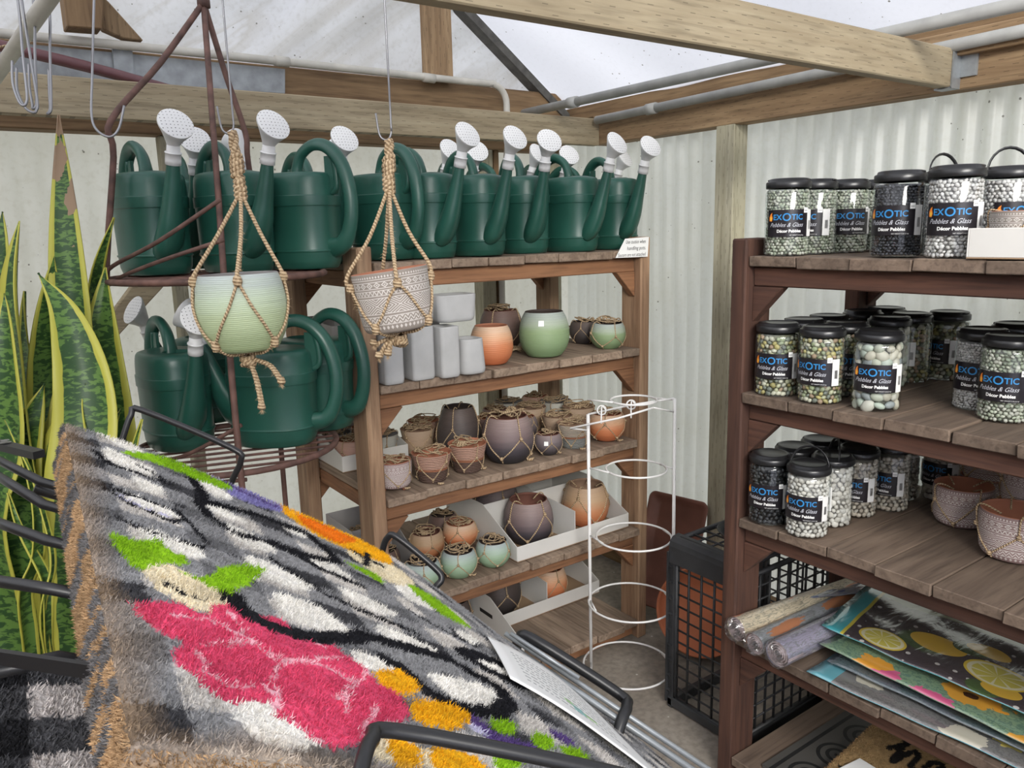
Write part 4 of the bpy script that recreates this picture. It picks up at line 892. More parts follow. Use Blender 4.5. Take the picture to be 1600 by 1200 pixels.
# ---------------------------------------------------------------- pebble jars
def clear_mat():
    b = NB('clear_jar_plastic'); t = b.n('BsdfTransparent', {'Color': (.93,.95,.95,1)}).outputs[0]; g_ = b.n('BsdfGlossy', {'Roughness': .08}).outputs[0]
    lw = b.n('LayerWeight', {'Blend': .25}).outputs['Facing']; f = b.math('ADD', b.math('MULTIPLY', lw, .35), .04); return b.surf(b.n('MixShader', {0: f, 1: t, 2: g_}).outputs[0])
M['clear'] = clear_mat(); M['lid'] = plain('black_lid_plastic', (.012,.012,.013), .32)
b = NB('jar_label_print'); M['label'] = b.surf(b.bsdf((.013,.011,.014), .3)); M['lblue'] = plain('blue_print', (.03,.22,.50), .4); M['lwhite'] = plain('white_print', (.72,.72,.70), .4); M['lgrey'] = plain('silver_print', (.45,.46,.50), .4); M['flame'] = plain('orange_print', (.85,.24,.03), .4); M['flame2'] = plain('yellow_print', (.85,.55,.06), .4)
def text_mesh(txt, size, shear=0, bold=0, sx=1):
    cu = bpy.data.curves.new('t', 'FONT'); cu.body = txt; cu.size = size; cu.shear = shear; cu.offset = bold; cu.resolution_u = 3; o = bpy.data.objects.new('t', cu); COL.objects.link(o)
    dg = bpy.context.evaluated_depsgraph_get(); dg.update(); me = o.evaluated_get(dg).to_mesh(); vs = [Vector((v.co.x*sx, v.co.y, 0)) for v in me.vertices]; fs = [tuple(p.vertices) for p in me.polygons]
    o.evaluated_get(dg).to_mesh_clear(); bpy.data.objects.remove(o); bpy.data.curves.remove(cu); return vs, fs
RJ = .0525
def wrap(vs, x0, z0, r): return [Vector((r*math.sin((v.x+x0)/r), -r*math.cos((v.x+x0)/r), z0+v.y)) for v in vs]
TX = {}
def label_text():
    if TX: return TX
    def centre(vs): 
        a = min(v.x for v in vs); c_ = max(v.x for v in vs); return -(a+c_)/2
    TX['ex'] = text_mesh('EX', .0178, bold=.0003, sx=1.0); TX['O'] = text_mesh('O', .0255, bold=.0003, sx=1.0); TX['tic'] = text_mesh('TIC', .0178, bold=.0003, sx=1.0)
    x = -.0335
    for k in ('ex', 'O', 'tic'):
        vs, fs = TX[k]; a = min(v.x for v in vs); c_ = max(v.x for v in vs); TX[k] = ([Vector((v.x-a+x, v.y, 0)) for v in vs], fs); x += c_-a+.0012
    TX['pg'] = text_mesh('Pebbles & Glass', .0136, shear=.45, sx=.92); TX['dp'] = text_mesh('D\u00e9cor Pebbles', .0095, bold=.00035, sx=1.0); TX['sm'] = text_mesh('NET WEIGHT 5 LB (2.2 kg)', .003)
    return TX
def add_wrapped(g, t, x0, z0, r, mi): vs, fs = t; g.add(wrap(vs, x0, z0, r), fs, None, False, mi)
PEB = {'light': [(.50,.52,.42),(.40,.44,.33),(.58,.58,.50),(.30,.34,.26)], 'mixed': [(.46,.46,.30),(.30,.34,.20),(.55,.54,.42),(.20,.22,.18),(.46,.40,.16),(.42,.30,.20)],
 'white': [(.66,.63,.57),(.58,.55,.49),(.70,.68,.63)], 'cream': [(.58,.52,.43),(.50,.43,.35),(.62,.57,.50)], 'black': [(.022,.024,.028),(.04,.042,.046),(.012,.013,.015)], 'big': [(.50,.52,.42),(.55,.52,.42),(.40,.45,.38),(.30,.33,.33),(.60,.58,.50)],
 'slate': [(.05,.052,.062),(.07,.072,.085),(.03,.032,.04)], 'snow': [(.66,.64,.61),(.60,.57,.55),(.72,.70,.68)]}
def pebble_mesh(kind, size, seed):
    rr = random.Random(seed); bm = bmesh.new(); bmesh.ops.create_icosphere(bm, subdivisions=2 if size > .011 else 1, radius=1); base = [v.co.copy() for v in bm.verts]; fc = [tuple(v.index for v in f.verts) for f in bm.faces]; bm.free()
    g = MB(); cols = []; r = RJ-.0025; z = size*.55; H = .150; row = 0
    while z < H:
        nn = int(2*math.pi*(r-size*.4)/(size*1.25)); 
        for k in range(nn):
            a = 2*math.pi*(k+.5*(row % 2)+rr.uniform(-.2,.2))/nn; sc_ = size*rr.uniform(.55,.85); ax = Vector((sc_*rr.uniform(.8,1.25), sc_*.62, sc_*rr.uniform(.6,1.0)))
            rot = Matrix.Rotation(rr.uniform(-.9,.9), 3, 'Y'); rz_ = Matrix.Rotation(a+math.pi/2+rr.uniform(-.3,.3), 3, 'Z'); rc = r-ax.y-rr.uniform(0,.002)
            c_ = Vector((math.cos(a)*rc, math.sin(a)*rc, min(H, z+rr.uniform(-.2,.2)*size))); col = rr.choice(PEB[kind]); br = rr.uniform(.75,1.15); col = tuple(x*br*.88 for x in col)
            g.add([c_+rz_ @ (rot @ Vector((v.x*ax.x, v.y*ax.y, v.z*ax.z))) for v in base], fc, None, True); cols += [(*col, 1)]*len(base)
        z += size*1.0; row += 1
    n0 = len(g.v); g.lathe([(0.001,.002),(r-size*.8,.002),(r-size*.8,H),(0.001,H)], 20); cols += [(*tuple(x*.35 for x in PEB[kind][0]), 1)]*(len(g.v)-n0)
    g.col = [x for c_ in cols for x in c_]; return g
b = NB('pebbles'); at_ = b.n('Attribute', attribute_name='Col'); M['pebble'] = b.surf(b.bsdf(at_.outputs['Color'], .55))
def make_jar(kind, size, handle_up, seed):
    def f():
        root = empty('pebble_jar'); g = MB()
        g.lathe([(0,0),(RJ-.006,0),(RJ-.001,.004),(RJ,.010),(RJ,.146),(RJ-.002,.152),(RJ-.007,.157),(RJ-.007,.160)], 40); g.build('clear_jar', M['clear'], root)
        o = pebble_mesh(kind, size, seed).build('pebbles', M['pebble'], root); o['kind'] = 'stuff'; o.location.z = .002
        g = MB(); rl = RJ-.001; g.lathe([(rl-.004,.158),(rl,.158),(rl+.001,.160),(rl+.001,.172),(rl-.001,.174),(rl-.004,.1745),(rl-.006,.180),(rl-.012,.1815),(rl-.014,.180),(.0005,.180)], 40)
        for k in range(2): g.box((-.004,-.001,0),(.004,.001,.004), m=Matrix.Translation((math.cos(k*math.pi)*rl, math.sin(k*math.pi)*rl, .166)) @ Matrix.Rotation(math.pi/2, 4, 'Z'))
        lid = g.build('lid', M['lid'], root); g = MB()
        if handle_up: g.tube([(rl*.9*math.cos(math.pi*k/12), .008*math.sin(math.pi*k/12), .168+.052*math.sin(math.pi*k/12)) for k in range(13)], (.0018,.0035), 8)
        else: g.tube([((rl-.005)*math.cos(math.pi*k/16), (rl-.005)*math.sin(math.pi*k/16), .178) for k in range(17)], (.0018,.0024), 8)
        g.build('carry_handle', M['lid'], lid)
        r = RJ+.0006; hw = .051; z0, z1 = .045, .108; g = MB(); n_ = 20
        g.add([Vector((r*math.sin(x/r), -r*math.cos(x/r), z)) for z in (z0, z1) for x in [-hw+2*hw*i/n_ for i in range(n_+1)]], [(i, i+1, n_+2+i, n_+1+i) for i in range(n_)], None, True, 0)
        t = label_text(); r2 = RJ+.0011
        add_wrapped(g, t['ex'], 0, .0845, r2, 1); add_wrapped(g, t['O'], 0, .082, r2, 1); add_wrapped(g, t['tic'], 0, .0845, r2, 1)
        add_wrapped(g, t['pg'], -.043, .068, r2, 3); add_wrapped(g, t['dp'], -.024, .055, r2, 2); add_wrapped(g, t['sm'], .006, .0475, r2, 2)
        def fl(pts, mi, r_): g.add(wrap([Vector((x, y, 0)) for x, y in pts], -.0415, .086, r_), [tuple(range(len(pts)))], None, False, mi)
        fl([(-.004,-.004),(.003,-.005),(.0055,.002),(.003,.010),(.004,.016),(-.001,.012),(-.0045,.005)], 4, r2); fl([(-.001,-.003),(.003,-.003),(.003,.003),(.001,.007),(-.002,.003)], 5, r2+.0003)
        x0, x1 = hw+.001, hw+.020; g.add([Vector((r*math.sin(x/r), -r*math.cos(x/r), z)) for z in (z0, z1) for x in (x0, (x0+x1)/2, x1)], [(0,1,4,3),(1,2,5,4)], None, True, 2)
        for k in range(9):
            xx = x0+.006+k*.0009; g.add([Vector((r2*math.sin(x/r), -r2*math.cos(x/r), z)) for z in (.062,.082) for x in (xx, xx+.00045)], [(0,1,3,2)], None, False, 6)
        g.build('front_label', [M['label'], M['lblue'], M['lwhite'], M['lgrey'], M['flame'], M['flame2'], M['ink']], root)
        g = MB(); r3 = RJ+.0017; xs_ = (.039,.0505); g.add([Vector((r3*math.sin(x/r), -r3*math.cos(x/r), z)) for z in (.100,.112) for x in xs_], [(0,1,3,2)], None, False, 0)
        for k in range(4): xx = .0405+k*.0022; g.add([Vector(((r3+.0003)*math.sin(x/r), -(r3+.0003)*math.cos(x/r), z)) for z in (.1035,.107) for x in (xx, xx+.0013)], [(0,1,3,2)], None, False, 1)
        g.build('price_sticker', [M['sticker'], M['ink_grey']], root)
        return root
    return f
def jar(p, z, kind, size, label, group, turn=0, up=False, s=1.0):
    # label faces roughly outwards over the shelf edge
    yaw = math.atan2(p[1], p[0])-math.pi/2+R(turn); return inst(('jar', kind, size, up), make_jar(kind, size, up, 5), (p[0], p[1], z+.0015), yaw, s, label, 'pebble jar', group)
GJ1 = 'clear jars of decor pebbles on the top shelf'; GJ2 = 'clear jars of decor pebbles on the second shelf'; GJ3 = 'clear jars of decor pebbles on the third shelf'
z = SH[0]
for px, dep, kd, sz, tn, up, s_, lab in ((1.67,1.185,'light',.0072,0,False,1.05,'jar of pale green gravel at the left end of the top shelf'),
 (1.78,1.185,'light',.0072,-35,False,1.0,'jar of pale green gravel second from the left, its white side label showing'),(1.89,1.165,'light',.0072,10,False,1.0,'jar of pale green gravel third from the left, label set lower'),
 (2.0,1.155,'light',.0072,60,False,1.0,'jar of green gravel behind, half hidden by the black gravel jar'),(1.7,0.927,'slate',.0062,-18,False,1.06,'jar of charcoal gravel in the middle of the top shelf'),
 (1.845,0.905,'slate',.0062,50,True,1.0,'jar of charcoal gravel mostly hidden behind the white one'),(1.665,0.792,'snow',.0075,-6,False,1.1,'jar of white gravel before the white carton, biggest on the top shelf'),(1.832,0.765,'snow',.0075,30,True,1.06,'jar of pinkish white gravel behind the white carton')):
    jar((px, dep), z, kd, sz, lab, GJ1, tn, up)
z = SH[1]; H_ = .181
def jl(px, py, z): return at(px, py, z=z+H_)
for px, py, kd, sz, tn, up, lab in ((1.662,1.193,'mixed',.0105,-12,False,'jar of mixed green pebbles nearest the dark post'),(1.668,1.073,'mixed',.0095,-28,False,'jar of mixed green pebbles between two front-row jars'),
 (1.69,0.945,'big',.019,-8,False,'jar of large polished green stones at the front'),(1.772,1.195,'mixed',.0105,0,False,'green pebble jar lid behind the first one'),(1.882,1.195,'mixed',.0095,0,False,'green pebble jar at the back under the rear post'),
 (1.78,1.082,'mixed',.0095,0,False,'green pebble jar behind the large-stone jar'),(2.045,1.195,'mixed',.0105,0,False,'green pebble jar in the back row, tallest lid by the rear post'),(1.955,1.068,'big',.019,-70,False,'jar of large stones turned with its white side label to the front'),
 (2.153,1.19,'big',.019,0,False,'stone jar at the very back of the left group'),(2.062,1.068,'mixed',.0105,-60,False,'green pebble jar turned sideways, barcode showing'),(2.16,1.02,'mixed',.0105,-48,False,'green pebble jar at the right end of the left group'),
 (1540,514,'snow',.0055,-14,False,'jar of fine white gravel left of the light green one'),(1577,523,'light',.0075,-14,False,'jar of pale green gravel at the right edge of the second shelf'),(1590,505,'snow',.0055,0,False,'jar lid just visible behind the right edge jars')):
    jar((px, py) if px < 5 else jl(px, py, z), z, kd, sz, lab, GJ2, tn, up)
z = SH[2]
for px, py, kd, sz, tn, up, lab in ((1.655,1.196,'black',.0105,-16,False,'jar of shiny black pebbles beside the dark post'),(1.648,1.088,'white',.0105,-16,True,'jar of white pebbles with raised handle at the front edge'),
 (1.756,1.098,'white',.0115,-75,True,'jar of white pebbles turned away with raised handle'),(1.864,1.082,'cream',.0105,-25,False,'jar of off-white pebbles behind the raised-handle jars'),(1.97,1.07,'cream',.0105,-35,False,'jar of off-white pebbles in the middle of its row'),
 (2.072,1.058,'cream',.0105,-55,False,'jar of off-white pebbles with barcode label showing'),(2.155,0.992,'cream',.0135,-30,False,'jar of bigger off-white pebbles at the far end of the row'),
 (1.764,1.198,'white',.0105,0,False,'flat black-lidded jar behind the black pebble jar'),(1.872,1.192,'white',.0105,0,False,'flat black-lidded jar, second in the rear row'),(1.98,1.18,'cream',.0105,0,False,'flat black-lidded jar, third in the rear row'),(2.088,1.178,'cream',.0105,0,False,'flat black-lidded jar at the far end of the rear row')):
    jar((px, py) if px < 5 else jl(px, py, z), z, kd, sz, lab, GJ3, tn, up)
GT3 = 'white-patterned mauve pots on the jar shelving unit'
pot(1518,832,84,z,'drum','tribal','int_terra','patterned mauve pot next to the off-white pebble jars',GT3,yaw=50,seed=31,loose=False)
pot(1582,880,100,z,'drum','tribal','int_terra','patterned mauve pot in front at the right edge',GT3,yaw=90,seed=32,loose=False)
pot(1556,0,76,z,'drum','tribal','int_terra','patterned mauve pot raised on another at the back, under the shelf rail',GT3,yaw=0,seed=33,loose=False,dep=2.06,dz=.118)
pot(1560,0,76,z,'drum','tribal','int_terra','patterned mauve pot at the back carrying another',GT3,yaw=0,seed=34,loose=False,dep=2.06)
pot(1612,0,84,z,'drum','tribal','int_terra','patterned mauve pot cut by the right edge of the view',GT3,yaw=30,seed=33,loose=False,dep=1.80,dz=.10)
pot(1618,0,84,z,'drum','tribal','int_terra','patterned mauve pot under the one cut by the right edge',GT3,yaw=30,seed=34,loose=False,dep=1.80)
z = SH[0]; a = atd(1503,390,1.42); 
g = MB(); tray((1.605, .355, z+.0015), .17, .38, .058, .058, 0, M['card_white'], 'white low carton on the top shelf before the white gravel jars', [], [], hole=False, flat=True)
pot(1578,0,104,z,'bowl','tribal_grey','int_terra','taupe patterned pot standing in the white carton on the top shelf','patterned pots on the top shelf',yaw=10,seed=35,loose=False,dep=1.525,dz=.004)

XR = (URX+.010, .248, URX+.60, 1.252)
tr_ = (1.603, .353, 1.777, .737)
def jr(o): return .0525*o.scale.x+.0025 if o.name.startswith('pebble_jar') else rad_of(o)
tops = lambda g_: [o for o in list(bpy.data.objects) if o.parent is None and o.get('group') == g_]
XR = (URX-.008, .248, URX+.61, 1.254)
settle([(o, jr(o)) for o in tops(GJ2)], XR)
settle([(o, jr(o)) for o in tops(GJ3)]+[(o, jr(o)) for o in tops(GT3) if 'raised' not in o['label'] and 'cut by the right edge of' not in o['label'].replace('the one cut', '')], XR)
for up, lo in (('patterned mauve pot raised', 'patterned mauve pot at the back carrying'), ('patterned mauve pot cut', 'patterned mauve pot under the one')):
    a_, b__ = by_label(up), by_label(lo); a_.location.x, a_.location.y = b__.location.x, b__.location.y; a_.location.z = b__.location.z+.106*b__.scale.x
o = by_label('taupe patterned pot standing'); inside(o, rad_of(o)+.002, (tr_[0]+.006, tr_[1]+.006, tr_[2]-.006, tr_[3]-.006))
# ---------------------------------------------------------------- white wire plant tower
bc = at(980,1038,z=.05); tw = empty('wire_tower', (bc.x, bc.y, 0), 0, 'white wire tower of five rings standing on the concrete floor', 'plant support')
fw = Vector((bc.x, bc.y, 0)).normalized(); rr_ = Vector((fw.y, -fw.x, 0)); base_d = depth(bc)
def ring_z(py): # height where the tower axis crosses image row py
    lo, hi = 0, 2
    for _ in range(40):
        m_ = (lo+hi)/2; p = Vector((bc.x, bc.y, m_))-CAM; y = 600-F*p.dot(CU_)/p.dot(CF_)
        if y > py: lo = m_
        else: hi = m_
    return lo
rings = []
for px, py, rw in ((980,1038,68),(986,940,66),(990,838,58),(994,732,47),(990,625,36)):
    zz = ring_z(py); c = Vector((bc.x, bc.y, zz)); r_ = rw*depth(c)/F; off = (px-(800+F*(c-CAM).dot(CR_)/(c-CAM).dot(CF_)))*depth(c)/F; rings.append((zz, r_, off))
pl_top = None
def side_pt(px, zz):
    c = Vector((bc.x, bc.y, zz)); off = (px-(800+F*(c-CAM).dot(CR_)/(c-CAM).dot(CF_)))*depth(c)/F; return rr_*off+Vector((0,0,zz))
zt_ = ring_z(648); zb_ = .0
Lt, Lb = side_pt(919, zt_), side_pt(924, 0)+Vector((0,0,0)); Rt, Rb = side_pt(1053, ring_z(622)), side_pt(1049, 0)
for a_, b_ in ((Lb, Lt), (Rb, Rt)): g = MB(); g.tube([a_+Vector((0,0,.004)), b_], .0058, 10); g.build('upright', M['white_wire'], tw)
for i, (zz, r_, off) in enumerate(rings):
    g = MB(); c = rr_*off+Vector((0,0,zz)); g.tube([c+rr_*math.cos(2*math.pi*k/48)*r_+fw*math.sin(2*math.pi*k/48)*r_ for k in range(48)], .0035, 8, True); rg = g.build('ring', M['white_wire'], tw)
    g = MB(); tl = (zz-0)/(zt_); pL = Lb.lerp(Lt, min(1, tl)); pL.z = zz; pR = Rb.lerp(Rt, min(1, tl)); pR.z = zz
    g.tube([pL, c+rr_*(-r_*.80)-fw*r_*.55], .003, 6); g.tube([pR+rr_*.004, c+rr_*r_*.80+fw*r_*.55], .003, 6); g.build('ring_stay', M['white_wire'], rg)
g = MB(); g.tube([Lt, Lt.lerp(Rt, .5)+fw*.02, Rt], .0036, 8); f_ = fw*-.05; g.tube([Lt-rr_*.055+f_-Vector((0,0,.035)), Lt+rr_*.1+f_, Rt-rr_*.07+f_+Vector((0,0,-.02))], .0034, 8)
g.tube([Lt-rr_*.055+f_-Vector((0,0,.035)), Lt+Vector((0,0,-.055))], .003, 6); g.tube([Rt-rr_*.07+f_+Vector((0,0,-.02)), Rt+Vector((0,0,-.045))], .003, 6)
for t in (.16, .5):
    c = Lt.lerp(Rt, t)+Vector((0,0,.008)); g.tube([c+rr_*math.cos(k*.6)*.014+Vector((0,0,math.sin(k*.6)*.014))+fw*(-.002*k) for k in range(14)]+[c+f_*1.0-Vector((0,0,.035))], .0026, 6, smoothpath=2)
g.build('top_scroll', M['white_wire'], tw)
a_ = at(936,1010,z=0)-Vector((bc.x,bc.y,0)); g = MB(); g.tube([a_+Vector((0,0,.0)), a_+Vector((0,0,.07))], .0058, 8); g.build('short_leg', M['white_wire'], tw); g = MB(); g.tube([a_, a_+Vector((0,0,.014))], .0068, 8); g.build('foot_cap', M['black_plastic'], tw)

# ---------------------------------------------------------------- black crate on its side, saucers, trays
cr = empty('plastic_crate', (1.745,1.325,.0015), 0, 'black plastic lattice crate standing on end behind the dark shelf post', 'crate')
CW, CD, CH = .45, .275, .59
def lattice(g, P, nu, nv, t, wd_=.0055):
    # P(u,v) -> point, border and bars as thin boxes made of tubes
    for i in range(nu+1): g.tube([P(i/nu, .0), P(i/nu, 1.0)], wd_ if 0 < i < nu else wd_*2.2, 4)
    for j in range(nv+1): g.tube([P(.0, j/nv), P(1.0, j/nv)], wd_*.8 if 0 < j < nv else wd_*2.2, 4)
for nm, P, nu, nv in (('lattice_side', lambda u, v: Vector((0, .012+u*(CD-.024), .035+v*(CH-.10))), 5, 12), ('lattice_side', lambda u, v: Vector((.02+u*(CW-.04), 0, .035+v*(CH-.075))), 9, 12),
    ('lattice_side', lambda u, v: Vector((.02+u*(CW-.04), .01+v*(CD-.02), CH-.006)), 8, 5), ('lattice_side', lambda u, v: Vector((CW, .02+u*(CD-.04), .035+v*(CH-.075))), 5, 12)):
    g = MB(); lattice(g, P, nu, nv, .004, .0040); g.build(nm, M['crate'], cr)
g = MB()
for x, y in ((0,0),(0,CD),(CW,0),(CW,CD)): g.box((x-.010,y-.010,.0),(x+.012,y+.012,CH-.03))
g.box((-.012,-.012,0),(CW+.012,.010,.035)); g.box((-.012,-.012,.006),(.010,CD+.012,.038)); g.box((-.012,CD-.010,.0),(CW+.012,CD+.012,.035)); 
o = g.build('corner_frame', M['crate'], cr); bev(o, .004, 2)
g = MB(); q = [( -.012, CH-.085),(-.012,CH-.030),(-.008,CH-.014),(.004,CH-.002),(.030,CH+.002),(.030,CH-.004),(.008,CH-.010),(-.004,CH-.034),(-.006,CH-.085)]
g.prism(q, -.012, CD+.012, 'y'); g.build('rolled_rim', M['crate'], cr)
g = MB()
for k in range(9): zz = .06+k*(CH-.16)/8; g.box((-.016,CD-.004,zz),(-.004,CD+.016,zz+.006))
g.box((-.018,CD+.010,.02),(.004,CD+.016,CH-.05)); g.build('edge_rib', M['crate'], cr)
g = MB(); g.lathe([(0,0),(.06,0),(.085,.012),(.10,.03),(.103,.034),(.10,.036),(.08,.017),(.05,.007),(0,.006)], 36); sc2 = tag(g.build('pot_saucer', M['black_plastic']), 'black round saucer lying on top of the lattice crate', 'saucer'); sc2.location = (1.90,1.43,CH+.003)
def saucer(c, r_, nrm, label):
    g = MB(); n_ = Vector(nrm).normalized(); m_ = n_.to_track_quat('Z', 'Y').to_matrix().to_4x4(); m_.translation = Vector(c)
    g.lathe([(0,0),(r_*.80,0),(r_*.84,.004),(r_*.97,.042),(r_,.046),(r_,.050),(r_*.965,.051),(r_*.93,.044),(r_*.80,.009),(0,.007)], 56, m=m_)
    return tag(g.build('pot_saucer', M['terra']), label, 'saucer', 'big terracotta saucers leaning in a row')
for i, (cx_, cy_, r_, lab) in enumerate(((2.08,1.765,.160,'frontmost big terracotta saucer leaning behind the black crate'),(2.14,1.765,.160,'middle big terracotta saucer leaning behind the black crate'),(2.20,1.765,.155,'rearmost big terracotta saucer leaning behind the black crate'))):
    saucer((cx_, cy_, r_*.96+.012), r_, (-.84,-.42,.30), lab)
# big shallow brown tray leaning on the wall post
def planter_tray(loc, w_, h_, rz, lean, label):
    g = MB(); t = .012; rm = .02; pts = []
    def rrect(hw, hh, r_, z):
        o = []
        for cx_, cy_, a0 in ((hw-r_,hh-r_,0),(-hw+r_,hh-r_,90),(-hw+r_,-hh+r_,180),(hw-r_,-hh+r_,270)):
            for k in range(6): a = R(a0+k*18); o.append((cx_+r_*math.cos(a), cy_+r_*math.sin(a), z))
        return o
    rows = [rrect(w_/2-.03,h_/2-.03,.02,0), rrect(w_/2-.012,h_/2-.012,.025,.03), rrect(w_/2-.002,h_/2-.002,.03,.032), rrect(w_/2,h_/2,.03,.036), rrect(w_/2-.005,h_/2-.005,.03,.038), rrect(w_/2-.018,h_/2-.018,.02,.030), rrect(w_/2-.035,h_/2-.035,.02,.005)]
    n_ = 24; g.add([p for r_ in rows for p in r_], [(j*n_+i, j*n_+(i+1)%n_, (j+1)*n_+(i+1)%n_, (j+1)*n_+i) for j in range(len(rows)-1) for i in range(n_)]+[tuple(range(n_))[::-1], tuple((len(rows)-1)*n_+i for i in range(n_))], None, True)
    o = g.build('drip_tray', M['terra_old']); o.location = loc; o.rotation_euler = (R(90-lean), 0, R(rz)); return tag(o, label, 'tray')
tl = at(1015,990,z=0); 
planter_tray((2.235,2.06,.250), .27, .46, -78, 20, 'large brown drip tray leaning against the corrugated wall post')
g = MB(); g.lathe([(0,0),(.05,0),(.052,.003),(.066,.115),(.070,.117),(.070,.122),(.064,.122),(.050,.008),(0,.006)], 36); bp_ = tag(g.build('plant_pot', plain('blue_glaze',(.10,.14,.30),.3,.2)), 'blue glazed pot peeking out left of the dark shelf post', 'plant pot'); bp_.location = (2.06,1.545,CH+.003)

# ---------------------------------------------------------------- rolled tablecloths and placemats in plastic
def floral(name, ground, blooms, scale=9, leaf=(.12,.14,.12), seed=0.0, thr=.30, center=0.0):
    b = NB(name); v = b.coord('UV', (scale, scale, 1)); mp = b.n('VectorMath', {0: v, 1: (seed, seed*1.7, 0)}, operation='ADD').outputs[0]
    nz = b.n('TexNoise', {'Vector': mp, 'Scale': 2.2, 'Detail': 3.0}).outputs['Color']; mv = b.n('VectorMath', {0: mp, 1: b.n('VectorMath', {0: nz, 1: (.35,.35,.35)}, operation='MULTIPLY').outputs[0]}, operation='ADD').outputs[0]
    vo = b.n('TexVoronoi', {'Vector': mv, 'Scale': .8, 'Randomness': 1.0}); d = vo.outputs['Distance']; rc = b.n('SeparateColor', {0: vo.outputs['Color']}).outputs[0]
    st = [(i/len(blooms), c) for i, c in enumerate(blooms)]; r = b.n('ValToRGB', {0: rc}); r.color_ramp.interpolation = 'CONSTANT'; e = r.color_ramp.elements
    while len(e) < len(st): e.new(.5)
    for i, (p, c) in enumerate(st): e[i].position = p; e[i].color = (*c, 1)
    w2 = b.n('TexNoise', {'Vector': mp, 'Scale': 6.0, 'Detail': 2.0}).outputs[0]
    c = b.mix(b.math('MULTIPLY', b.math('LESS_THAN', b.math('ABSOLUTE', b.math('SUBTRACT', w2, .5)), .035), .6), ground, leaf)
    c = b.mix(b.math('LESS_THAN', b.math('ADD', d, b.math('MULTIPLY', b.math('SUBTRACT', w2, .5), .25)), thr), c, r.outputs[0]); c = b.mix(b.math('LESS_THAN', d, thr*.30*center), c, (.07,.03,.015)); return c, b
def wrapcoat(b, c): return b.surf(b.bsdf(c, .5, Coat_Weight=.5, Coat_Roughness=.12))
Z = SH[3]
def roll(end_px, far_px, r_, groundc, blooms, label, seed, thr):
    a_ = at(*end_px, z=Z+r_); d = (at(*far_px, z=Z+r_)-a_).normalized(); L = .46; root = empty('rolled_tablecloth', a_, 0, label, 'rolled tablecloth', 'plastic-wrapped rolls on the fourth shelf')
    c, b = floral('cloth_print_%d' % int(seed*10), groundc, blooms, 6, seed=seed, thr=thr); mt_ = wrapcoat(b, c); sd = d.cross(Vector((0,0,1))).normalized(); up = Vector((0,0,1))
    g = MB(); n_ = 40; turns = 4; S = 110; ring0 = []; 
    g.tube([d*0, d*.02, d*L*.5, d*L], r_, 36, caps=False); g.build('cloth_roll', mt_, root)
    g = MB(); sp = []
    for i in range(S+1):
        a = 2*math.pi*turns*i/S; rr2 = r_*(.22+.74*i/S); sp.append((sd*math.cos(a)+up*math.sin(a))*rr2)
    g.add([p+d*.002 for p in sp]+[p+d*.06 for p in sp], [(i, i+1, S+2+i, S+1+i) for i in range(S)], None, True); o = g.build('rolled_edge', plain('cloth_backing_%d' % int(seed*10), (.45,.36,.36), .7), root); md = o.modifiers.new('s', 'SOLIDIFY'); md.thickness = .0016
    g = MB(); vs = []; rows = 10; Q = 36; rn = random.Random(int(seed*10))
    prof_ = [(r_+.001, L*.5),(r_+.001,.02),(r_+.002,-.002),(r_*.95,-.012),(r_*.7,-.010),(r_*.45,-.004),(r_*.25,.012)]
    for j, (q, t) in enumerate(prof_):
        for k in range(Q):
            a = 2*math.pi*k/Q; cr_ = (0 if j < 2 else .0035*min(j-1,3))*rn.uniform(-1,1); vs.append((sd*math.cos(a)+up*math.sin(a))*(q+cr_)+d*(t+cr_*1.5))
    g.add(vs, [(j*Q+k, j*Q+(k+1)%Q, (j+1)*Q+(k+1)%Q, (j+1)*Q+k) for j in range(len(prof_)-1) for k in range(Q)], None, False); g.build('plastic_wrap', M['wrap'], root)
    return root
b = NB('crinkled_wrap'); t = b.n('BsdfTransparent', {'Color': (.95,.95,.95,1)}).outputs[0]; nz = b.n('TexNoise', {'Vector': b.coord('Object', (30,30,30)), 'Scale': 1.0, 'Detail': 4.0}).outputs[0]
bp2 = b.n('Bump', {'Strength': .6, 'Distance': .01, 'Height': nz}); g_ = b.n('BsdfGlossy', {'Roughness': .12, 'Color': (.9,.9,.9,1)}).outputs[0]; b.t.links.new(bp2.outputs[0], g_.node.inputs['Normal'])
dd_ = b.n('BsdfDiffuse', {'Color': (.6,.6,.6,1)}).outputs[0]; lw = b.n('LayerWeight', {'Blend': .35}).outputs['Facing']; m1 = b.n('MixShader', {0: b.math('ADD', b.math('MULTIPLY', lw, .35), .05), 1: t, 2: g_}).outputs[0]; M['wrap'] = b.surf(b.n('MixShader', {0: .02, 1: m1, 2: dd_}).outputs[0])
roll((1150,983),(1330,920),.033,(.58,.50,.36),[(.62,.25,.14),(.42,.36,.28),(.16,.20,.17)],'cream tablecloth roll with orange blooms, the rearmost of three',1.3,.34)
roll((1179,1006),(1300,950),.028,(.24,.25,.27),[(.06,.14,.42),(.55,.50,.46),(.40,.16,.07)],'blue and grey flowered tablecloth roll between two others',2.6,.48)
roll((1214,1022),(1310,977),.034,(.28,.26,.34),[(.60,.58,.60),(.26,.24,.30)],'lavender grey tablecloth roll with white leaves, nearest the front',4.4,.40)
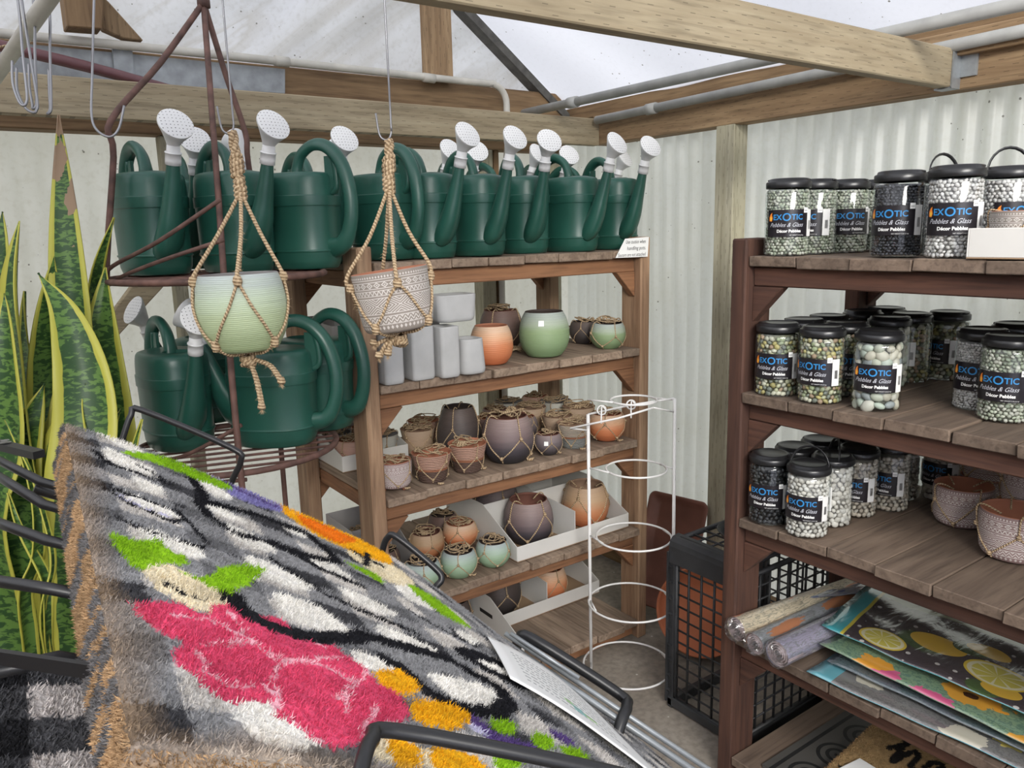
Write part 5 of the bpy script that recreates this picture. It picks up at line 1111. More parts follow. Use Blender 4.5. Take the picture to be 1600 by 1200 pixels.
# placemat packs
def pack(corners, t, mat_, label, sag=.0, name='placemat_pack', wr=.004, seed=0):
    a_, b_, c_, d_ = corners; rn = random.Random(seed); g = MB(); n_ = 26; top = []; bot = []
    o_ = a_.copy()
    for j in range(n_+1):
        for i in range(n_+1):
            u, v = i/n_, j/n_; p = a_.lerp(b_, u).lerp(d_.lerp(c_, u), v); z = p.z-sag*4*u*(1-u)+wr*(math.sin(u*17+v*9+seed)*math.sin(v*13-u*6+seed*2))*.5; ed = min(u,1-u,v,1-v); th = t*min(1, .25+ed*9)
            top.append(Vector((p.x,p.y,z+th*.5))-o_); bot.append(Vector((p.x,p.y,z-th*.5))-o_)
    N_ = n_+1; fs = []; uv = []
    for j in range(n_):
        for i in range(n_):
            fs.append((j*N_+i, j*N_+i+1, (j+1)*N_+i+1, (j+1)*N_+i)); uv.append([(i/n_,j/n_),((i+1)/n_,j/n_),((i+1)/n_,(j+1)/n_),(i/n_,(j+1)/n_)])
    k = N_*N_; f2 = [tuple(x+k for x in reversed(f)) for f in fs]; uv2 = [list(reversed(q)) for q in uv]
    bd = [i for i in range(N_)]+[j*N_+n_ for j in range(1,N_)]+[n_*N_+i for i in range(n_-1,-1,-1)]+[j*N_ for j in range(n_-1,0,-1)]
    f3 = [(bd[(i+1)%len(bd)], bd[i], bd[i]+k, bd[(i+1)%len(bd)]+k) for i in range(len(bd))]
    g.add(top+bot, fs+f2+f3, uv+uv2+[[(0,0)]*4]*len(f3), True); o = g.build(name, mat_); o.location = o_; return tag(o, label, 'placemats', 'plastic-wrapped placemats stacked on the fourth shelf')
def foil(b, c, rough=.5, k=.9):
    wv = b.n('TexNoise', {'Vector': b.coord('Object', (9,26,9)), 'Scale': 1.0, 'Detail': 5.0, 'Distortion': 1.2}).outputs[0]
    s_ = b.n('BsdfPrincipled', {'Base Color': c, 'Roughness': rough, 'Coat Weight': k, 'Coat Roughness': .10}); s_.inputs['Coat IOR'].default_value = 1.9
    bp = b.n('Bump', {'Strength': .35, 'Distance': .006, 'Height': wv}); b.t.links.new(bp.outputs[0], s_.inputs['Coat Normal']); gl = b.n('BsdfGlossy', {'Roughness': .14}).outputs[0]; b.t.links.new(bp.outputs[0], gl.node.inputs['Normal']); lw = b.n('LayerWeight', {'Blend': .45}).outputs['Facing']; return b.surf(b.n('MixShader', {0: b.math('MULTIPLY', lw, .62*k), 1: s_.outputs[0], 2: gl}).outputs[0])
def lemon_mat():
    b = NB('lemon_placemat_print'); s = b.n('SeparateXYZ', {0: b.n('TexCoord').outputs['UV']}); u, v = s.outputs[0], s.outputs[1]
    vx = b.n('TexVoronoi', {'Vector': b.coord('UV', (17,13,1)), 'Scale': 1.0, 'Randomness': .25}); c = b.mix(b.math('LESS_THAN', vx.outputs['Distance'], .17), (.045,.036,.042), (.42,.40,.38))
    def circ(cx_, cy_, rx_, ry_=None):
        a = b.math('POWER', b.math('DIVIDE', b.math('SUBTRACT', u, cx_), rx_), 2.0); d = b.math('POWER', b.math('DIVIDE', b.math('SUBTRACT', v, cy_), ry_ or rx_), 2.0); return b.math('SQRT', b.math('ADD', a, d))
    nz = b.n('TexNoise', {'Vector': b.coord('UV', (6,6,1)), 'Scale': 1.0, 'Detail': 3.0}).outputs[0]
    c = b.mix(b.math('GREATER_THAN', b.math('ADD', v, b.math('MULTIPLY', nz, .12)), .66), c, (.30,.34,.20))
    for cx_, cy_, r_ in ((.42,.30,.11),(.58,.42,.08),(.92,.42,.13),(.70,.10,.07)): c = b.mix(b.math('LESS_THAN', circ(cx_-.05,cy_-.04,r_*.9), 1.0), c, (.05,.09,.03)); c = b.mix(b.math('LESS_THAN', circ(cx_,cy_,r_,r_*.8), 1.0), c, (.58,.36,.04))
    for cx_, cy_, r_ in ((.24,.12,.10),(.66,.22,.12)):
        d = circ(cx_,cy_,r_,r_*.9); c = b.mix(b.math('LESS_THAN', d, 1.0), c, (.62,.46,.05)); c = b.mix(b.math('LESS_THAN', d, .90), c, (.64,.60,.42))
        an = b.math('SINE', b.math('MULTIPLY', b.math('ARCTAN2', b.math('SUBTRACT', v, cy_), b.math('SUBTRACT', u, cx_)), 9.0)); c = b.mix(b.math('MULTIPLY', b.math('LESS_THAN', d, .76), b.math('GREATER_THAN', an, -.85)), c, (.50,.44,.08))
    m_ = b.math('LESS_THAN', u, .085); c = b.mix(m_, c, (.05,.33,.37)); c = b.mix(b.math('MULTIPLY', b.math('GREATER_THAN', u, .085), b.math('LESS_THAN', u, .10)), c, (.50,.42,.05)); return foil(b, c, .5, 1.0)
c_, b_f = floral('sunflower_placemat_print', (.17,.26,.16), [(.62,.28,.03),(.52,.09,.20),(.50,.10,.22),(.60,.30,.04)], 6, (.04,.10,.09), 2.2, .50, 1.0)
vv_ = None; M['sunf'] = foil(b_f, c_, .5, .8)
c2_, b_g = floral('teal_placemat_print', (.075,.10,.11), [(.05,.17,.20),(.10,.13,.14)], 8, (.03,.05,.06), 5.2, .3); M['tealp'] = foil(b_g, c2_, .5, .8)
c3_, b_h = floral('grey_lemon_placemat_print', (.16,.155,.15), [(.58,.48,.12),(.50,.47,.38),(.16,.155,.15)], 7, (.08,.08,.08), 7.7, .42)
sx_ = b_h.n('SeparateXYZ', {0: b_h.n('TexCoord').outputs['UV']}).outputs[0]; c3_ = b_h.mix(b_h.math('LESS_THAN', sx_, .10), c3_, (.12,.36,.42)); M['greyl'] = foil(b_h, c3_, .5, .8)
c4_, b_i = floral('blue_weave_placemat_print', (.25,.26,.29), [(.07,.09,.20),(.32,.32,.33)], 12, (.08,.10,.20), 3.1, .38); M['bluew'] = foil(b_i, c4_, .5, .8)
def sz(px, py, z): return at(px, py, z=z)
pack([sz(1260,1050,Z+.012), sz(1262,1050,Z+.012)+Vector((.04,-.62,-.003)), sz(1262,1050,Z+.012)+Vector((.50,-.60,0)), sz(1262,1050,Z+.012)+Vector((.44,.02,0))], .010, M['greyl'], 'grey lemon placemat pack at the bottom of the stack along the shelf edge', seed=1)
pack([sz(1292,1032,Z+.028), sz(1292,1032,Z+.028)+Vector((.01,-.60,.0)), sz(1292,1032,Z+.028)+Vector((.46,-.58,0)), sz(1292,1032,Z+.028)+Vector((.42,.04,0))], .010, M['tealp'], 'dark teal placemat pack under the sunflower one', seed=2)
pack([sz(1280,1006,Z+.048), sz(1280,1006,Z+.048)+Vector((-.03,-.56,.004)), sz(1280,1006,Z+.048)+Vector((.40,-.62,.01)), sz(1280,1006,Z+.048)+Vector((.42,-.03,.01))], .010, M['sunf'], 'sunflower and pink daisy placemat pack under the lemon one', seed=3)
pack([sz(1330,905,Z+.040), sz(1262,935,Z+.06), sz(1262,935,Z+.06)+Vector((.20,-.12,0.01)), sz(1330,905,Z+.040)+Vector((.20,-.10,.01))], .012, M['bluew'], 'blue and white woven-print pack lying over the far ends of the rolls', seed=4)
a_ = sz(1284,978,Z+.072)
pack([a_, a_+Vector((-.02,-.60,.012)), a_+Vector((.40,-.58,.03)), a_+Vector((.40,.06,.02))], .010, lemon_mat(), 'shiny lemon and polka dot placemat pack on top of the stack', seed=5, wr=.006)

# ---------------------------------------------------------------- mats on the bottom shelf of the jar unit
Z = SH[4]
b = NB('scroll_rubber'); s = b.n('SeparateXYZ', {0: b.n('TexCoord').outputs['UV']}); u, v = s.outputs[0], s.outputs[1]
uu = b.math('FRACT', b.math('MULTIPLY', u, 4.0)); x_ = b.math('SUBTRACT', uu, .5); y_ = b.math('MULTIPLY', b.math('SUBTRACT', v, .86), 5.5)
rr__ = b.math('SQRT', b.math('ADD', b.math('MULTIPLY', x_, x_), b.math('MULTIPLY', y_, y_))); an = b.math('ARCTAN2', y_, x_)
spi = b.math('SINE', b.math('ADD', b.math('MULTIPLY', rr__, 34.0), an)); h = b.math('MULTIPLY', b.math('GREATER_THAN', spi, .2), b.math('LESS_THAN', rr__, .46))
ln = b.math('LESS_THAN', b.math('ABSOLUTE', b.math('SUBTRACT', b.math('ABSOLUTE', b.math('SUBTRACT', v, .86)), .105)), .008); h = b.math('MAXIMUM', h, ln)
M['rubber'] = b.surf(b.bsdf(b.mix(h, (.07,.066,.06), (.012,.012,.012)), .55, h, .8, .004))
a_ = at(1200,1178,z=Z+.01); g = MB(); P0 = Vector((URX+.06, .70, Z+.0015)); 
vs = [Vector((URX+.03,1.17,Z+.0015)), Vector((URX+.03,.45,Z+.0015)), Vector((URX+.56,.45,Z+.0015)), Vector((URX+.56,1.17,Z+.0015))]; up_ = Vector((0,0,.010))
g.add([vs[3], vs[0], vs[1], vs[2]], [(3,2,1,0)], [[(0,0),(1,0),(1,1),(0,1)]]); g.add([q+up_ for q in (vs[3], vs[0], vs[1], vs[2])], [(0,1,2,3)], [[(0,1),(1,1),(1,0),(0,0)]])
g.add([q for q in vs]+[q+up_ for q in vs], [(0,1,5,4),(1,2,6,5),(2,3,7,6),(3,0,4,7)]); tag(g.build('rubber_mat', M['rubber']), 'black rubber doormat with moulded scroll border on the bottom shelf', 'doormat')
def coir_grid(name, w_, h_, colf, mat_, n=(160,110), th=.014, label=None, cat=None, tuft=12000, loc=None, rot=None):
    pass
b = NB('coir_fibre'); at_ = b.n('Attribute', attribute_name='Col'); n_ = b.n('TexNoise', {'Vector': b.coord('Object', (500,500,500)), 'Scale': 1.0, 'Detail': 2.0}).outputs[0]
hs_ = b.n('HueSaturation', {'Color': at_.outputs['Color'], 'Value': b.math('ADD', b.math('MULTIPLY', n_, .7), .65)}).outputs[0]; M['coir'] = b.surf(b.bsdf(hs_, .95, n_, .6, .002, Specular_IOR_Level=.15))
def vnoise(x, y, s_=1.0, seed=0):
    r_ = np.random.default_rng(seed).random((64, 64)); x = x*s_; y = y*s_; xi = np.floor(x).astype(int); yi = np.floor(y).astype(int); fx = x-xi; fy = y-yi; fx = fx*fx*(3-2*fx); fy = fy*fy*(3-2*fy)
    g_ = lambda a, c: r_[a % 64, c % 64]; return (g_(xi,yi)*(1-fx)+g_(xi+1,yi)*fx)*(1-fy)+(g_(xi,yi+1)*(1-fx)+g_(xi+1,yi+1)*fx)*fy
def inpoly(x, y, p):
    r_ = np.zeros(x.shape, bool); j = len(p)-1
    for i in range(len(p)):
        xi, yi = p[i]; xj, yj = p[j]; c_ = ((yi > y) != (yj > y)) & (x < (xj-xi)*(y-yi)/((yj-yi) or 1e-12)+xi); r_ ^= c_; j = i
    return r_
def dline(x, y, p):
    d = np.full(x.shape, 9.0)
    for (x0, y0), (x1, y1) in zip(p[:-1], p[1:]):
        L2 = (x1-x0)**2+(y1-y0)**2 or 1e-12; t = np.clip(((x-x0)*(x1-x0)+(y-y0)*(y1-y0))/L2, 0, 1); d = np.minimum(d, np.hypot(x-x0-t*(x1-x0), y-y0-t*(y1-y0)))
    return d
def smooth_poly(p):
    q, _ = catmull([Vector((a, b_, 0)) for a, b_ in p], [0]*len(p), 4, True); return [(v.x, v.y) for v in q]
# general tufted slab: position function P(a,t), normal N(a,t), colour function col(a,t)
def tufted(name, P, Nf, colf, a1, t1, th, na, nt_, ntuft, tl_, mat_, edgecol, lean=None, seed=3, edge_tufts=6000, sides=True, wt=.0009):
    rg = np.random.default_rng(seed); a = np.linspace(0, a1, na+1); t = np.linspace(0, t1, nt_+1); A_, T_ = np.meshgrid(a, t); A_ = A_.ravel(); T_ = T_.ravel()
    top = P(A_, T_); nm = Nf(A_, T_); ed = np.minimum(np.minimum(A_, a1-A_), np.minimum(T_, t1-T_)); dr = np.exp(-ed/.006)*.004
    top = top-nm*dr[:,None]+nm*((vnoise(A_,T_,260,seed)-.5)*.0022+(vnoise(A_,T_,40,seed+1)-.5)*.002)[:,None]; bot = P(A_, T_)-nm*th; cols = colf(A_, T_); N1 = na+1
    fs = [(j*N1+i, j*N1+i+1, (j+1)*N1+i+1, (j+1)*N1+i) for j in range(nt_) for i in range(na)]; k = len(A_)
    v = np.vstack([top, bot]); f2 = [(j*N1+i+k, (j+1)*N1+i+k, (j+1)*N1+i+1+k, j*N1+i+1+k) for j in range(0, nt_) for i in range(0, na)]
    bd = [i for i in range(N1)]+[j*N1+na for j in range(1, nt_+1)]+[nt_*N1+i for i in range(na-1,-1,-1)]+[j*N1 for j in range(nt_-1,0,-1)]
    f3 = [(bd[(i+1)%len(bd)], bd[i], bd[i]+k, bd[(i+1)%len(bd)]+k) for i in range(len(bd))]
    ec = edgecol(A_, T_); C_ = np.vstack([cols, ec])
    # tufts
    ta = rg.random(ntuft)*a1; tt = rg.random(ntuft)*t1; p = P(ta, tt); n_ = Nf(ta, tt); cl = colf(ta+rg.normal(0,.0010,ntuft), tt+rg.normal(0,.0010,ntuft))
    e1 = rg.random(edge_tufts); nE = edge_tufts
    if nE:
        per = rg.random(nE)*(2*a1+2*t1); ea = np.where(per < a1, per, np.where(per < a1+t1, a1, np.where(per < 2*a1+t1, per-a1-t1, 0))); et = np.where(per < a1, 0, np.where(per < a1+t1, per-a1, np.where(per < 2*a1+t1, t1, per-2*a1-t1)))
        hh = rg.random(nE)*th; ia = np.clip(ea, .002, a1-.002); it = np.clip(et, .002, t1-.002); pe = P(ea, et)-Nf(ea, et)*hh[:,None]; outd = P(ea, et)-P(ia, it); outd /= np.linalg.norm(outd, axis=1)[:,None]+1e-9
        ecl = edgecol(ea, et+hh*.0)*rg.uniform(.7,1.3,nE)[:,None]; p = np.vstack([p, pe]); n_ = np.vstack([n_, outd]); cl = np.vstack([cl, ecl])
    M_ = len(p); d = n_+rg.normal(0,.45,(M_,3)); d /= np.linalg.norm(d, axis=1)[:,None]; ln_ = tl_*rg.uniform(.5,1.3,M_)[:,None]; sd = np.cross(d, rg.normal(0,1,(M_,3))); sd /= np.linalg.norm(sd, axis=1)[:,None]+1e-9; sd *= wt
    tri = np.stack([p-sd, p+sd, p+d*ln_], 1).reshape(-1,3); cl = np.repeat(cl*rg.uniform(.82,1.22,M_)[:,None], 3, 0)
    v = np.vstack([v, tri]); C_ = np.vstack([C_, cl]); b0 = 2*k; faces = fs+f2+f3
    o0 = v[0].copy(); me = bpy.data.meshes.new(name); allf = faces+[(b0+3*i, b0+3*i+1, b0+3*i+2) for i in range(M_)]; me.from_pydata((v-o0).tolist(), [], allf); 
    ca = me.color_attributes.new('Col', 'FLOAT_COLOR', 'POINT'); ca.data.foreach_set('color', np.hstack([np.clip(C_,0,1), np.ones((len(C_),1))]).ravel()); me.materials.append(mat_); me.update()
    o = bpy.data.objects.new(name, me); COL.objects.link(o); o.location = o0.tolist(); return o
# coir mat with black script on the bottom shelf
o3_ = np.array(at(1255,1215,z=Z+.030)); ux = np.array([.03,-.75,0.0]); ux /= np.linalg.norm(ux); uy = np.array([.9,.03,.10]); uy /= np.linalg.norm(uy); un = np.cross(ux, uy); un *= np.sign(un[2])
o3_ = np.array([1.70, 1.03, Z+.045])
def Pc(a, t): return o3_+a[:,None]*ux+t[:,None]*uy+un*(.03*np.sin(np.clip(a/.7,0,1)*3.14))[:,None]*0
def Nc(a, t): return np.repeat(un[None], len(a), 0)
def sfs(t0, dx, dy, sx): return [(dx+x*sx, dy+y*sx) for x, y in t0]
SCR = [[(-.3,.5),(0,1.1),(.35,2.1),(.2,2.6),(-.05,2.1),(0,.9),(.1,0),(.35,.9),(.6,.8),(.62,.2),(.9,.1)],[(.9,.1),(1.3,.5),(1.35,.95),(1.1,.9),(1.0,.4),(1.2,.0),(1.6,.2)],[(1.6,.2),(2.0,1.2),(2.2,2.2),(2.05,2.5),(1.9,2.0),(1.9,.6),(2.1,0),(2.4,.3)],[(2.4,.3),(2.8,1.2),(3.0,2.2),(2.85,2.5),(2.7,2.0),(2.7,.6),(2.9,0),(3.2,.3)],[(3.2,.3),(3.3,.9),(3.7,.9),(3.8,.3),(3.5,0),(3.25,.3)]]
SCRW = [sfs([(v.x, v.y) for v in catmull([Vector((a,b_,0)) for a, b_ in s_], [0]*len(s_), 5)[0]], .10, .16, .075) for s_ in SCR]
def colc(a, t):
    c = np.tile(np.array([.36,.24,.115]), (len(a),1))*(.8+.4*vnoise(a,t,90,9))[:,None]
    x = a+(vnoise(a,t,300,4)-.5)*.003; y = t+(vnoise(a,t,300,5)-.5)*.003
    for s_ in SCRW: c[dline(x, y, s_) < .0085] = (.015,.014,.013)
    for q in [(.02,.05,.68,.05),(.02,.38,.68,.38)]: c[dline(x, y, [(q[0],q[1]),(q[2],q[3])]) < .004] = (.02,.018,.016)
    return c
o = tufted('coir_doormat', Pc, Nc, colc, .70, .44, .016, 180, 110, 26000, .006, M['coir'], lambda a, t: np.tile(np.array([.34,.20,.09]), (len(a),1)), edge_tufts=4000)
tag(o, 'tan coir doormat with black hello script on the bottom shelf', 'doormat')
g = MB(); q = [Vector(o3_+ux*a+uy*t+un*.010) for a, t in ((.02,-.012),(.20,-.012),(.22,.085),(.05,.10))]; g.add([x for x in q]+[x+Vector(un)*.002 for x in q], [(3,2,1,0),(4,5,6,7),(0,1,5,4),(1,2,6,5),(2,3,7,6),(3,0,4,7)])
for k in range(5): a_ = q[0].lerp(q[3], .3+.12*k)+Vector(un)*.0026; b__ = q[1].lerp(q[2], .3+.12*k)+Vector(un)*.0026; d_ = (q[3]-q[0]).normalized()*.0018; s0 = a_.lerp(b__, .25); s1 = a_.lerp(b__, .85 if k % 2 else .7); g.quad(s0, s1, s1+d_, s0+d_, 1)
tag(g.build('mat_tag', [M['sticker'], M['ink_grey']]), 'white folded tag on the front corner of the coir doormat', 'tag')

# ---------------------------------------------------------------- stack of tufted mats on the display rack
PROF = np.array([(0.0691,0.8303,1.3815),(0.1211,0.8277,1.3551),(0.1829,0.8252,1.3136),(0.2651,0.8218,1.2571),(0.3748,0.8174,1.1802),(0.4584,0.815,1.0977),(0.564,0.8123,0.9856),(0.6754,0.8091,0.875),(0.8196,0.8052,0.7284),(0.925,0.8018,0.6346)])
DN = -np.array([.06927,.99674,.04135]); SL = np.r_[0, np.cumsum(np.linalg.norm(np.diff(PROF, axis=0), axis=1))]
aa = np.linspace(0, SL[-1], 220); raw = np.stack([np.interp(aa, SL, PROF[:,i]) for i in range(3)], 1); ker = np.ones(21)/21
sm_ = np.stack([np.convolve(np.r_[raw[0,i]+(raw[1,i]-raw[0,i])*np.arange(-10,0), raw[:,i], raw[-1,i]+(raw[-1,i]-raw[-2,i])*np.arange(1,11)], ker, 'valid') for i in range(3)], 1)
tg_ = np.gradient(sm_, axis=0); tg_ /= np.linalg.norm(tg_, axis=1)[:,None]; nr_ = np.cross(tg_, DN); nr_ *= np.sign(nr_[:,2:3]); nr_ /= np.linalg.norm(nr_, axis=1)[:,None]
def interp3(a, arr): return np.stack([np.interp(a, aa, arr[:,i]) for i in range(3)], 1)
TW = .528; AL = .90
def mk(off, da, dt):
    def P(a, t): return interp3(a+da, sm_)+(t+dt)[:,None]*DN-interp3(a+da, nr_)*off
    return P, (lambda a, t: interp3(a+da, nr_))
MAT_SHAPES = [('P',(0.86,0.83,0.77),0.0,[(0.0287,-0.0028),(0.0392,-0.0207),(0.0689,0.0081),(0.0564,0.0424)]),
('P',(0.86,0.83,0.77),0.0,[(0.0292,0.0605),(0.0385,0.0505),(0.0724,0.081),(0.0651,0.1104),(0.0428,0.1146),(0.0296,0.0879)]),
('P',(0.86,0.83,0.77),0.0,[(0.0462,0.1302),(0.0524,0.1228),(0.0723,0.1385),(0.0664,0.1576),(0.0528,0.1599)]),
('P',(0.86,0.83,0.77),0.0,[(0.0343,0.1836),(0.0429,0.1798),(0.0705,0.1982),(0.0649,0.2161),(0.0479,0.216),(0.0354,0.203)]),
('P',(0.86,0.83,0.77),0.0,[(0.0347,0.2659),(0.0448,0.2555),(0.0735,0.2647),(0.0798,0.2813),(0.0672,0.2967),(0.0507,0.289),(0.0373,0.2792)]),
('P',(0.86,0.83,0.77),0.0,[(0.1178,0.0572),(0.1315,0.0399),(0.155,0.0588),(0.1453,0.0843),(0.1267,0.0925)]),
('P',(0.86,0.83,0.77),0.0,[(0.1104,0.1385),(0.1226,0.125),(0.1514,0.1376),(0.1412,0.1516),(0.1188,0.155)]),
('P',(0.86,0.83,0.77),0.0,[(0.1167,0.1891),(0.13,0.1713),(0.1611,0.192),(0.1591,0.2084),(0.1374,0.2209),(0.1208,0.2075)]),
('P',(0.86,0.83,0.77),0.0,[(0.1169,0.2548),(0.1312,0.2427),(0.1677,0.2551),(0.1708,0.2714),(0.1502,0.2892),(0.1297,0.2849),(0.1181,0.2701)]),
('P',(0.86,0.83,0.77),0.0,[(0.1998,0.1016),(0.2155,0.0874),(0.2403,0.0886),(0.2266,0.1092),(0.2054,0.1174)]),
('P',(0.86,0.83,0.77),0.0,[(0.2032,0.1737),(0.2204,0.1649),(0.2428,0.1886),(0.2274,0.2082),(0.2084,0.205),(0.2001,0.1916)]),
('P',(0.86,0.83,0.77),0.0,[(0.2054,0.2454),(0.2228,0.235),(0.2559,0.2449),(0.2636,0.2573),(0.2428,0.2714),(0.2185,0.2674)]),
('P',(0.86,0.83,0.77),0.0,[(0.1221,0.3184),(0.1389,0.3065),(0.1649,0.3101),(0.1788,0.3376),(0.165,0.3509),(0.136,0.3591),(0.1214,0.3444)]),
('P',(0.86,0.83,0.77),0.0,[(0.213,0.3134),(0.2277,0.302),(0.2642,0.3074),(0.2813,0.3246),(0.2613,0.3355),(0.2314,0.3319),(0.2143,0.3294)]),
('P',(0.86,0.83,0.77),0.0,[(0.2321,0.3749),(0.2562,0.3655),(0.2989,0.3608),(0.3001,0.3923),(0.2812,0.4045),(0.2493,0.4057),(0.2307,0.3974)]),
('P',(0.86,0.83,0.77),0.0,[(0.3327,0.2941),(0.3501,0.2869),(0.4041,0.2646),(0.4152,0.2714),(0.3618,0.3092),(0.3314,0.3138)]),
('P',(0.86,0.83,0.77),0.0,[(0.345,0.234),(0.3657,0.2209),(0.3848,0.2277),(0.3577,0.2521),(0.3433,0.2518)]),
('P',(0.86,0.83,0.77),0.0,[(0.0503,0.4816),(0.0645,0.4774),(0.0867,0.4859),(0.0899,0.5067),(0.0723,0.5175),(0.0547,0.5127),(0.0494,0.4982)]),
('P',(0.86,0.83,0.77),0.0,[(0.3114,0.1567),(0.3426,0.1373),(0.3695,0.167),(0.3362,0.1942),(0.312,0.1939)]),
('P',(0.86,0.83,0.77),0.0,[(0.1634,0.3794),(0.1817,0.3739),(0.192,0.3861),(0.1752,0.3988),(0.1602,0.3981)]),
('P',(0.8,0.7,0.5),0.0,[(0.279,0.0952),(0.3131,0.0751),(0.3645,0.0617),(0.3685,0.1064),(0.3183,0.1513),(0.2906,0.1415)]),
('P',(0.8,0.7,0.5),0.0,[(0.0286,0.3309),(0.0416,0.322),(0.0612,0.3267),(0.0797,0.3433),(0.0808,0.3569),(0.0621,0.3828),(0.0441,0.3781),(0.032,0.3611)]),
('P',(0.8,0.7,0.5),0.0,[(0.1167,0.4776),(0.1418,0.4775),(0.1557,0.4847),(0.1789,0.4919),(0.151,0.5091),(0.119,0.508)]),
('L',(0.012,0.012,0.015),0.0071,[(0.1145,0.0572),(0.1166,0.0949),(0.1045,0.145),(0.1086,0.1738),(0.1271,0.1942),(0.1644,0.1813),(0.2016,0.1783),(0.2459,0.1553)]),
('L',(0.012,0.012,0.015),0.0091,[(0.1129,0.1269),(0.1729,0.0969),(0.2337,0.0896),(0.2453,0.1478)]),
('L',(0.012,0.012,0.015),0.0067,[(0.1689,0.1771),(0.2051,0.2048),(0.2446,0.2088)]),
('L',(0.012,0.012,0.015),0.0046,[(0.149,0.2313),(0.1799,0.2706),(0.2206,0.2839),(0.2681,0.2881)]),
('L',(0.012,0.012,0.015),0.0043,[(0.0199,0.0772),(0.0305,0.1071),(0.0705,0.113)]),
('L',(0.012,0.012,0.015),0.0037,[(0.0191,0.1802),(0.0423,0.1851),(0.0771,0.1912),(0.0794,0.2077),(0.0659,0.2252),(0.0351,0.2063),(0.0229,0.189)]),
('L',(0.012,0.012,0.015),0.0028,[(0.0214,0.2517),(0.05,0.2649),(0.081,0.2643)]),
('L',(0.012,0.012,0.015),0.0037,[(0.0576,0.0803),(0.0761,0.0962),(0.0797,0.111)]),
('L',(0.6,0.58,0.75),0.0017,[(0.0293,0.1956),(0.0464,0.2089),(0.0681,0.212)]),
('L',(0.012,0.012,0.015),0.0057,[(0.1815,-0.0799),(0.2087,-0.0285),(0.2758,-0.0383)]),
('L',(0.012,0.012,0.015),0.0026,[(0.0818,0.2089),(0.0846,0.2347),(0.0889,0.2507)]),
('L',(0.012,0.012,0.015),0.0036,[(0.294,0.2309),(0.3176,0.2496),(0.3557,0.2596)]),
('L',(0.012,0.012,0.015),0.0111,[(0.3138,0.3012),(0.3314,0.3166),(0.3535,0.3256),(0.4291,0.2749),(0.4184,0.2697),(0.3622,0.281),(0.327,0.2895),(0.3138,0.3012)]),
('L',(0.012,0.012,0.015),0.0015,[(0.0408,0.3524),(0.0507,0.3619),(0.0618,0.3653)]),
('P',(0.7,0.075,0.16),0.0,[(0.0173,0.3933),(0.0363,0.3814),(0.0504,0.3842),(0.0592,0.3868),(0.0668,0.371),(0.0847,0.359),(0.0895,0.3741),(0.1116,0.3602),(0.1218,0.3723),(0.14,0.3749),(0.1543,0.3886),(0.1652,0.4038),(0.1644,0.4161),(0.1798,0.4205),(0.177,0.4403),(0.1624,0.4633),(0.141,0.4747),(0.1242,0.4926),(0.1042,0.5074),(0.0888,0.5097),(0.0822,0.4987),(0.0725,0.4913),(0.0695,0.4782),(0.0467,0.4837),(0.038,0.4668),(0.0307,0.4563),(0.0311,0.44),(0.0383,0.4309),(0.0263,0.4242),(0.02,0.4117)]),
('L',(0.85,0.45,0.52),0.0011,[(0.0372,0.3975),(0.0634,0.3946),(0.0799,0.4089),(0.0996,0.4249),(0.1457,0.3974)]),
('L',(0.85,0.45,0.52),0.0007,[(0.044,0.4362),(0.0432,0.4562),(0.054,0.466),(0.0684,0.4636)]),
('L',(0.85,0.45,0.52),0.0011,[(0.0801,0.4551),(0.1011,0.4205),(0.1242,0.4165),(0.143,0.4263)]),
('L',(0.85,0.45,0.52),0.0009,[(0.1343,0.4412),(0.1198,0.4703)]),
('L',(0.85,0.45,0.52),0.0008,[(0.0822,0.4606),(0.0745,0.4791),(0.0899,0.5067)]),
('L',(0.85,0.45,0.52),0.0013,[(0.1209,0.3815),(0.1398,0.3881)]),
('L',(0.85,0.45,0.52),0.001,[(0.1652,0.4038),(0.1229,0.4529)]),
('L',(0.85,0.45,0.52),0.0011,[(0.0761,0.376),(0.0802,0.3926),(0.0705,0.4142)]),
('L',(0.85,0.45,0.52),0.0008,[(0.0737,0.458),(0.0767,0.4723),(0.0715,0.4832)]),
('L',(0.85,0.45,0.52),0.0009,[(0.121,0.4908),(0.134,0.4712),(0.1498,0.4517)]),
('L',(0.85,0.45,0.52),0.001,[(0.0498,0.4237),(0.0834,0.4108),(0.0923,0.4286)]),
('L',(0.012,0.012,0.015),0.009,[(0.0837,0.3454),(0.0847,0.359),(0.0933,0.3761),(0.1141,0.3811),(0.14,0.3749),(0.1959,0.3373),(0.227,0.3344),(0.2813,0.3246),(0.2981,0.3415),(0.3201,0.3507),(0.3099,0.3791),(0.2812,0.4045),(0.2378,0.4188),(0.2114,0.4061),(0.2024,0.3763),(0.1942,0.3761)]),
('P',(0.86,0.44,0.012),0.0,[(0.2254,-0.0027),(0.3078,-0.0628),(0.3508,-0.0504),(0.3892,-0.041),(0.3648,0.0519),(0.3177,0.0839),(0.2744,0.0869),(0.2461,0.0772),(0.2227,0.0429)]),
('P',(0.82,0.2,0.01),0.0,[(0.2484,0.0147),(0.3012,0.0116),(0.325,0.019),(0.2807,0.0715),(0.2447,0.0595)]),
('P',(0.7,0.075,0.16),0.0,[(0.2558,-0.0443),(0.2994,-0.0652),(0.292,-0.0335),(0.261,-0.0215)]),
('P',(0.7,0.075,0.16),0.0,[(0.3423,-0.0648),(0.3695,-0.0364),(0.3415,-0.0076)]),
('L',(0.012,0.012,0.015),0.0068,[(0.3207,-0.0475),(0.3421,-0.0529)]),
('P',(0.22,0.2,0.42),0.0,[(0.1429,0.0038),(0.1847,0.0013),(0.2254,-0.0027),(0.2218,0.0336),(0.1917,0.0568),(0.155,0.0588),(0.1559,0.0261)]),
